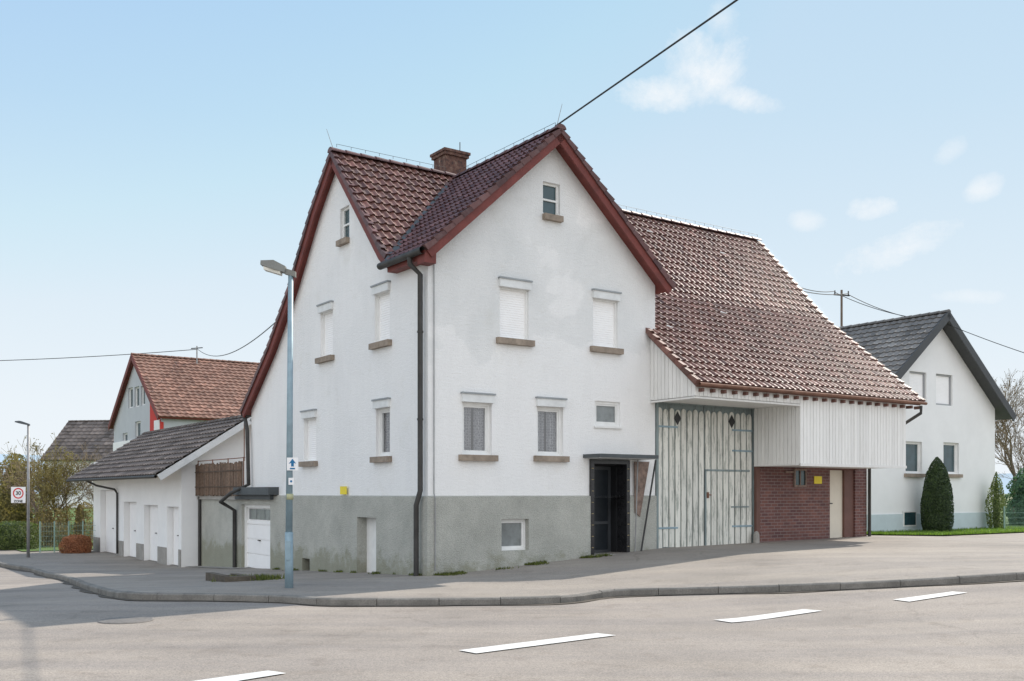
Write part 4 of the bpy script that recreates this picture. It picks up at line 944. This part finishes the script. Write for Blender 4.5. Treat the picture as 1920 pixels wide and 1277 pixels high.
# ================================================================= VEGETATION
def leafcloud(mb,n,size,sampler):
    for k in range(n):
        p,nn=sampler(); mb.cr=random.random(); d=(nn+Vector((random.gauss(0,.6),random.gauss(0,.6),random.gauss(0,.6)))).normalized(); x=d.orthogonal().normalized(); y=d.cross(x)
        a=random.random()*6.28; x,y=x*math.cos(a)+y*math.sin(a),y*math.cos(a)-x*math.sin(a); s=size*random.uniform(.6,1.3)
        mb.poly([p-x*s*.5,p+y*s*.35,p+x*s*.5,p-y*s*.35],raw=True)
def shrub(name,label,cat,base,h,r,prof,n,size,mat,lump=.12,group=None,stem=True,sx=1.0,core=.82):
    base=Vector(base); root=thing(name,label,cat,base,group); mb=MB(); sd=random.random()*50
    rr=lambda u: pl(u,prof)*r
    def samp():
        while True:
            u=random.random()
            if random.random()<rr(u)/r+.08: break
        a=random.random()*2*PI; l=1+lump*2*noise.noise(Vector((math.cos(a)*1.5,math.sin(a)*1.5,u*h*1.6+sd))); q=rr(u)*l*(1-.22*random.random()**2)
        return base+Vector((math.cos(a)*q*sx,math.sin(a)*q,u*h)),Vector((math.cos(a),math.sin(a),.3))
    mb.cr=.1
    mb.lathe(base,[(rr(u/10)*core*(1-lump),u/10*h*.94+.02) for u in range(11)],12)
    leafcloud(mb,n,size,samp); mb.build('foliage',mat,root,recalc=False)
    if stem:
        mb=MB(); mb.tube(base-Vector((0,0,.1)),base+Vector((0,0,h*.5)),.05,.03); mb.build('stem',M['bark'],root)
    return root
b=gat(1757,996,.03); shrub('clipped_conifer','tall dense clipped dark green conifer with rounded top on the lawn','shrub',b,2.68,.56,[(0,.82),(.1,.97),(.35,1),(.6,.86),(.8,.62),(.92,.36),(1,.05)],15000,.055,M['thuja'],.04)
b=gat(1868,991,.03); shrub('young_conifer','slim ragged light green young conifer right of the clipped one','shrub',b,2.2,.33,[(0,.7),(.1,1),(.5,.95),(.8,.6),(1,.03)],3600,.06,M['young'],.25,core=.5)
shrub('blue_conifer','broad blue green conifer bush at the right edge behind the mesh fence','shrub',(22.6,44.0,.3),2.5,1.25,[(0,.8),(.3,1),(.7,.8),(1,.3)],6000,.11,M['spruce'],.3)
shrub('blue_conifer','low blue green bush beyond the right edge beside the bigger one','shrub',(25.2,46,.3),2.8,1.5,[(0,.8),(.3,1),(.7,.8),(1,.3)],5000,.11,M['spruce'],.3)
gp=(lambda px,Y:(((px-960)/F*Y),Y,-.68))
shrub('yellow_conifer','broad yellow green conifer at the far left edge','shrub',gp(30,49),4.3,1.3,[(0,.8),(.3,1),(.7,.85),(.9,.5),(1,.1)],7000,.11,M['yew'],.3)
shrub('yellow_conifer','second yellow green conifer half out of frame at the left edge','shrub',gp(-25,50),3.9,1.3,[(0,.8),(.3,1),(.7,.85),(.9,.5),(1,.1)],5000,.11,M['yew'],.3)
shrub('low_hedge','low dark green hedge behind the far street lamp','hedge',gp(20,43),1.2,.9,[(0,.9),(.5,1),(.9,.8),(1,.3)],6000,.07,M['hedge'],.25,sx=1.3)
shrub('olive_shrub','loose olive brown shrub behind the mesh fence, left one','bush',gp(92,45),1.8,.9,[(0,.9),(.5,1),(.9,.6),(1,.2)],3000,.08,M['olive'],.4,core=.4)
shrub('olive_shrub','loose olive brown shrub behind the mesh fence next to the garages','bush',gp(150,46),2.0,1.0,[(0,.9),(.5,1),(.9,.6),(1,.2)],3000,.08,M['olive'],.4,core=.4)
b=gat(146,1036,.0); shrub('russet_bush','low clipped russet brown bush by the garage corner','bush',(b.x,b.y-.1,b.z),.72,.62,[(0,.9),(.4,1),(.85,.85),(1,.3)],6000,.05,M['russet'],.1)
def tree(name,label,base,h,seed,spread=.55,depth=6,buds=0,lean=(0,0),trunkr=.09,group=None,stems=1):
    rnd=random.Random(seed); base=Vector(base); root=thing(name,label,'tree',base,group); tr=MB(); cw=MB(); bd=cw
    def grow(p,d,l,r,lev):
        mb=tr if lev<2 else cw; mb.cr=rnd.random()
        segs=3 if lev<3 else 2; q=p
        for s in range(segs):
            d=(d+Vector((rnd.gauss(0,.12),rnd.gauss(0,.12),rnd.gauss(.04,.08)))).normalized(); e=q+d*l/segs; r2=r*(1-.28/segs*1.2)
            mb.tube(q,e,r,r2,6 if lev<2 else 3,cap=False); r=r2
            if lev>=1 and lev<depth and s<segs-1 and rnd.random()<.8: 
                a=(d+Vector((rnd.gauss(0,1),rnd.gauss(0,1),rnd.gauss(.2,.6))).normalized()*spread*1.3).normalized(); grow(e,a,l*.6,r*.55,lev+1)
            q=e
        if lev<depth:
            for k in range(rnd.choice((2,3)) if lev<depth-1 else 3):
                a=(d+Vector((rnd.gauss(0,1),rnd.gauss(0,1),rnd.gauss(.15,.6))).normalized()*spread*rnd.uniform(.6,1.2)).normalized(); grow(q,a,l*rnd.uniform(.62,.85),max(.008,r*.66),lev+1)
        elif buds and rnd.random()<buds:
            for k in range(3):
                c=q+Vector((rnd.gauss(0,.05),rnd.gauss(0,.05),rnd.gauss(0,.05))); s=rnd.uniform(.02,.05); bd.cr=rnd.random(); bd.poly([c+Vector((s,0,0)),c+Vector((0,s*.5,s*.7)),c-Vector((s,0,0)),c-Vector((0,s*.5,s*.7))],raw=True)
    for k in range(stems):
        d=Vector((lean[0]+rnd.gauss(0,.3)*(stems>1),lean[1]+rnd.gauss(0,.3)*(stems>1),1)).normalized(); grow(base-Vector((0,0,.1)),d,h*.30,trunkr,0)
    tr.build('trunk',M['bark'],root,smooth=True,recalc=False); cw.build('crown',M['bud' if buds>.25 else 'twig'],root,recalc=False)
    return root
tree('bare_tree','leafless tree with fine twigs behind the mesh fence, leftmost',gp(75,46),4.8,3,.6,5,.1,stems=4,trunkr=.07)
tree('bare_tree','leafless tree with budding yellow green twigs beside the garage roof',gp(125,47),5.0,5,.6,5,.3,stems=4,trunkr=.07)
tree('bare_tree','bare tree close behind the left end of the garage roof',gp(172,50),5.0,8,.6,5,.1,stems=3,trunkr=.07)
tree('bare_tree','leafless grey brown tree rising behind the neighbour house at the right edge',(26.8,54,.3),8.0,12,.55,6,.1,trunkr=.16)
tree('bare_tree','second leafless tree half cut by the right edge',(29.3,56,.3),7.6,13,.55,6,.1,trunkr=.16)
tree('bare_tree','leafless shrubby tree lower down behind the right edge fence',(25.0,50,.3),5.5,14,.6,5,.1,stems=2,trunkr=.09)
def fence(name,label,a,b,h,np=4,dx=.06,dz=.2):
    a,b=Vector(a),Vector(b); root=thing(name,label,'fence',a); L_=(b-a).length; d=(b-a)/L_
    for k in range(np+1):
        p=a+d*L_*k/np; mb=MB(); mb.tube(p-Vector((0,0,.2)),p+Vector((0,0,h+.05)),.03,n=6); mb.build('post',M['fence'],root)
    mb=MB(); x=0
    while x<L_: p=a+d*x; mb.tube(p+Vector((0,0,.05)),p+Vector((0,0,h)),.0035,n=3); x+=dx
    z=.05
    while z<=h: mb.tube(a+Vector((0,0,z)),b+Vector((0,0,z)),.007,n=4); z+=dz
    mb.build('mesh_panel',M['fence'],root)
fence('mesh_fence','green wire mesh fence in front of the bushes left of the garages',gat(75,1036),gat(176,1034)+Vector((0,.3,0)),1.2)
fence('mesh_fence','green wire mesh fence at the right edge beyond the lawn',(18.9,38.9,.3),(25,41.5,.3),.85,5)
cp=Vector(((3-960)/F*66,66,-.68)); car=thing('parked_car','dark parked car far away at the left edge','car',cp)
mb=MB(lambda a,b,c: cp+Vector((a,c,b))); mb.prism([(-2,.3),(2,.3),(2.05,.7),(1.6,.85),(1.1,.9),(.5,1.4),(-1.1,1.42),(-1.8,.95),(-2.05,.85)],-.8,.8); mb.build('body',M['carpaint'],car)
mb=MB(lambda a,b,c: cp+Vector((a,c,b))); mb.prism([(.95,.92),(.45,1.33),(-1.05,1.35),(-1.6,.95)],-.81,.81); mb.build('glass',M['darkglass'],car)
for sx in (-1.25,1.25):
    for sy in (-.78,.78): mb=MB(); c=cp+Vector((sx,sy,.32)); mb.tube(c-Vector((0,.1,0)),c+Vector((0,.1,0)),.32,n=16); mb.build('wheel',M['rubber'],car)
# ================================================================= LIGHT / SKY / CAMERA
az=math.atan2(.665,.747); el=R(41)
sd_=Vector((math.sin(az)*math.cos(el),math.cos(az)*math.cos(el),math.sin(el)))
su=bpy.data.lights.new('sun','SUN'); su.energy=5.0; su.angle=R(.5); su.color=(1,.92,.82); so=bpy.data.objects.new('sun',su); col.objects.link(so); so.rotation_euler=sd_.to_track_quat('Z','Y').to_euler(); so.location=(20,30,40)
w=bpy.data.worlds.new('World'); scene.world=w; w.use_nodes=True; nt=w.node_tree; bg=nt.nodes['Background']
sk=nt.nodes.new('ShaderNodeTexSky'); sk.sky_type='NISHITA'; sk.sun_disc=False; sk.sun_elevation=el; sk.sun_rotation=az; sk.air_density=1.0; sk.dust_density=.5; sk.ozone_density=1.0; sk.altitude=400
tc=nt.nodes.new('ShaderNodeTexCoord'); sp=nt.nodes.new('ShaderNodeSeparateXYZ'); nt.links.new(tc.outputs['Generated'],sp.inputs[0])
yy=mth(nt,'MAXIMUM',sp.outputs[1],.05); U=mth(nt,'DIVIDE',sp.outputs[0],yy); V=mth(nt,'DIVIDE',sp.outputs[2],yy)
n1=noi(nt,10,8,.68,tc.outputs['Generated']); n1.inputs['Distortion'].default_value=.7; n2=noi(nt,26,7,.7,tc.outputs['Generated'])
nn=mth(nt,'ADD',mth(nt,'MULTIPLY_ADD',n1.outputs[0],3.2,-1.5),mth(nt,'MULTIPLY_ADD',n2.outputs[0],2.6,-1.25))
tot=None
for px,py,rx,ry,sk_,st in ((1250,175,115,38,.05,.95),(1325,120,85,80,.0,1),(1400,185,75,26,-.2,.95),(1350,45,36,50,0,.7),(1690,465,140,38,.35,.9),(1630,392,50,22,.1,.85),(1845,352,40,26,.3,.65),(1810,556,80,15,0,.5),(1515,412,35,20,0,.5),(1780,285,34,24,.5,.45)):
    u0=(px-960)/F; v0=(HZ-py)/F
    du=mth(nt,'SUBTRACT',U,u0); dv=mth(nt,'SUBTRACT',mth(nt,'SUBTRACT',V,v0),mth(nt,'MULTIPLY',du,sk_))
    a=mth(nt,'DIVIDE',du,rx/F); b_=mth(nt,'DIVIDE',dv,ry/F)
    r2=mth(nt,'ADD',mth(nt,'MULTIPLY',a,a),mth(nt,'MULTIPLY',b_,b_))
    f=mth(nt,'ADD',mth(nt,'SUBTRACT',.9,r2),nn)
    f=mth(nt,'MULTIPLY',mth(nt,'MULTIPLY',f,.55,clamp=True),st)
    tot=f if tot is None else mth(nt,'MAXIMUM',tot,f)
front=mth(nt,'GREATER_THAN',sp.outputs[1],.1); tot=mth(nt,'MULTIPLY',tot,front)
# unseen bright cloud added behind the viewer to light the shaded facades
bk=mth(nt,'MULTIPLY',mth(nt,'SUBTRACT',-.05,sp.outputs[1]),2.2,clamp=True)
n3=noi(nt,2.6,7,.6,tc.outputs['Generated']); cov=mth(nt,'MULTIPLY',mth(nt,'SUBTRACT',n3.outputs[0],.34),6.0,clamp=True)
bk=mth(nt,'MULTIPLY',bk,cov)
S_=1/.15
gr=ramp(nt,[(0,(.93,.955,.975)),(.08,(.87,.925,.965)),(.2,(.70,.83,.93)),(.34,(.52,.72,.89)),(.5,(.40,.63,.86)),(1,(.24,.45,.76))]); nt.links.new(mth(nt,'MAXIMUM',sp.outputs[2],0.0),gr.inputs[0])
gr6=mixc(nt,1,gr.outputs[0],(S_,S_,S_),'MULTIPLY')
mn=nt.nodes.new('ShaderNodeVectorMath'); mn.operation='MINIMUM'; nt.links.new(mixc(nt,1,sk.outputs[0],(1.6,1.55,1.5),'MULTIPLY'),mn.inputs[0]); mn.inputs[1].default_value=(5.0,5.7,6.3)
base=mixc(nt,.72,mn.outputs[0],gr6)
mix2=mixc(nt,tot,base,(6.6,6.65,6.7))
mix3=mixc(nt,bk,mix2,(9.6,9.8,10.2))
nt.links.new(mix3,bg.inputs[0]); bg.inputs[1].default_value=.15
cam=bpy.data.cameras.new('camera'); co=bpy.data.objects.new('camera',cam); col.objects.link(co); co.location=(0,0,CH); co.rotation_euler=(R(90),0,0)
cam.sensor_width=36; cam.lens=F/1920*36; cam.shift_y=(HZ-638.5)/1920; cam.clip_end=12000; cam.clip_start=.1
scene.camera=co
scene.view_settings.view_transform='Standard'; scene.view_settings.look='None'; scene.view_settings.exposure=0
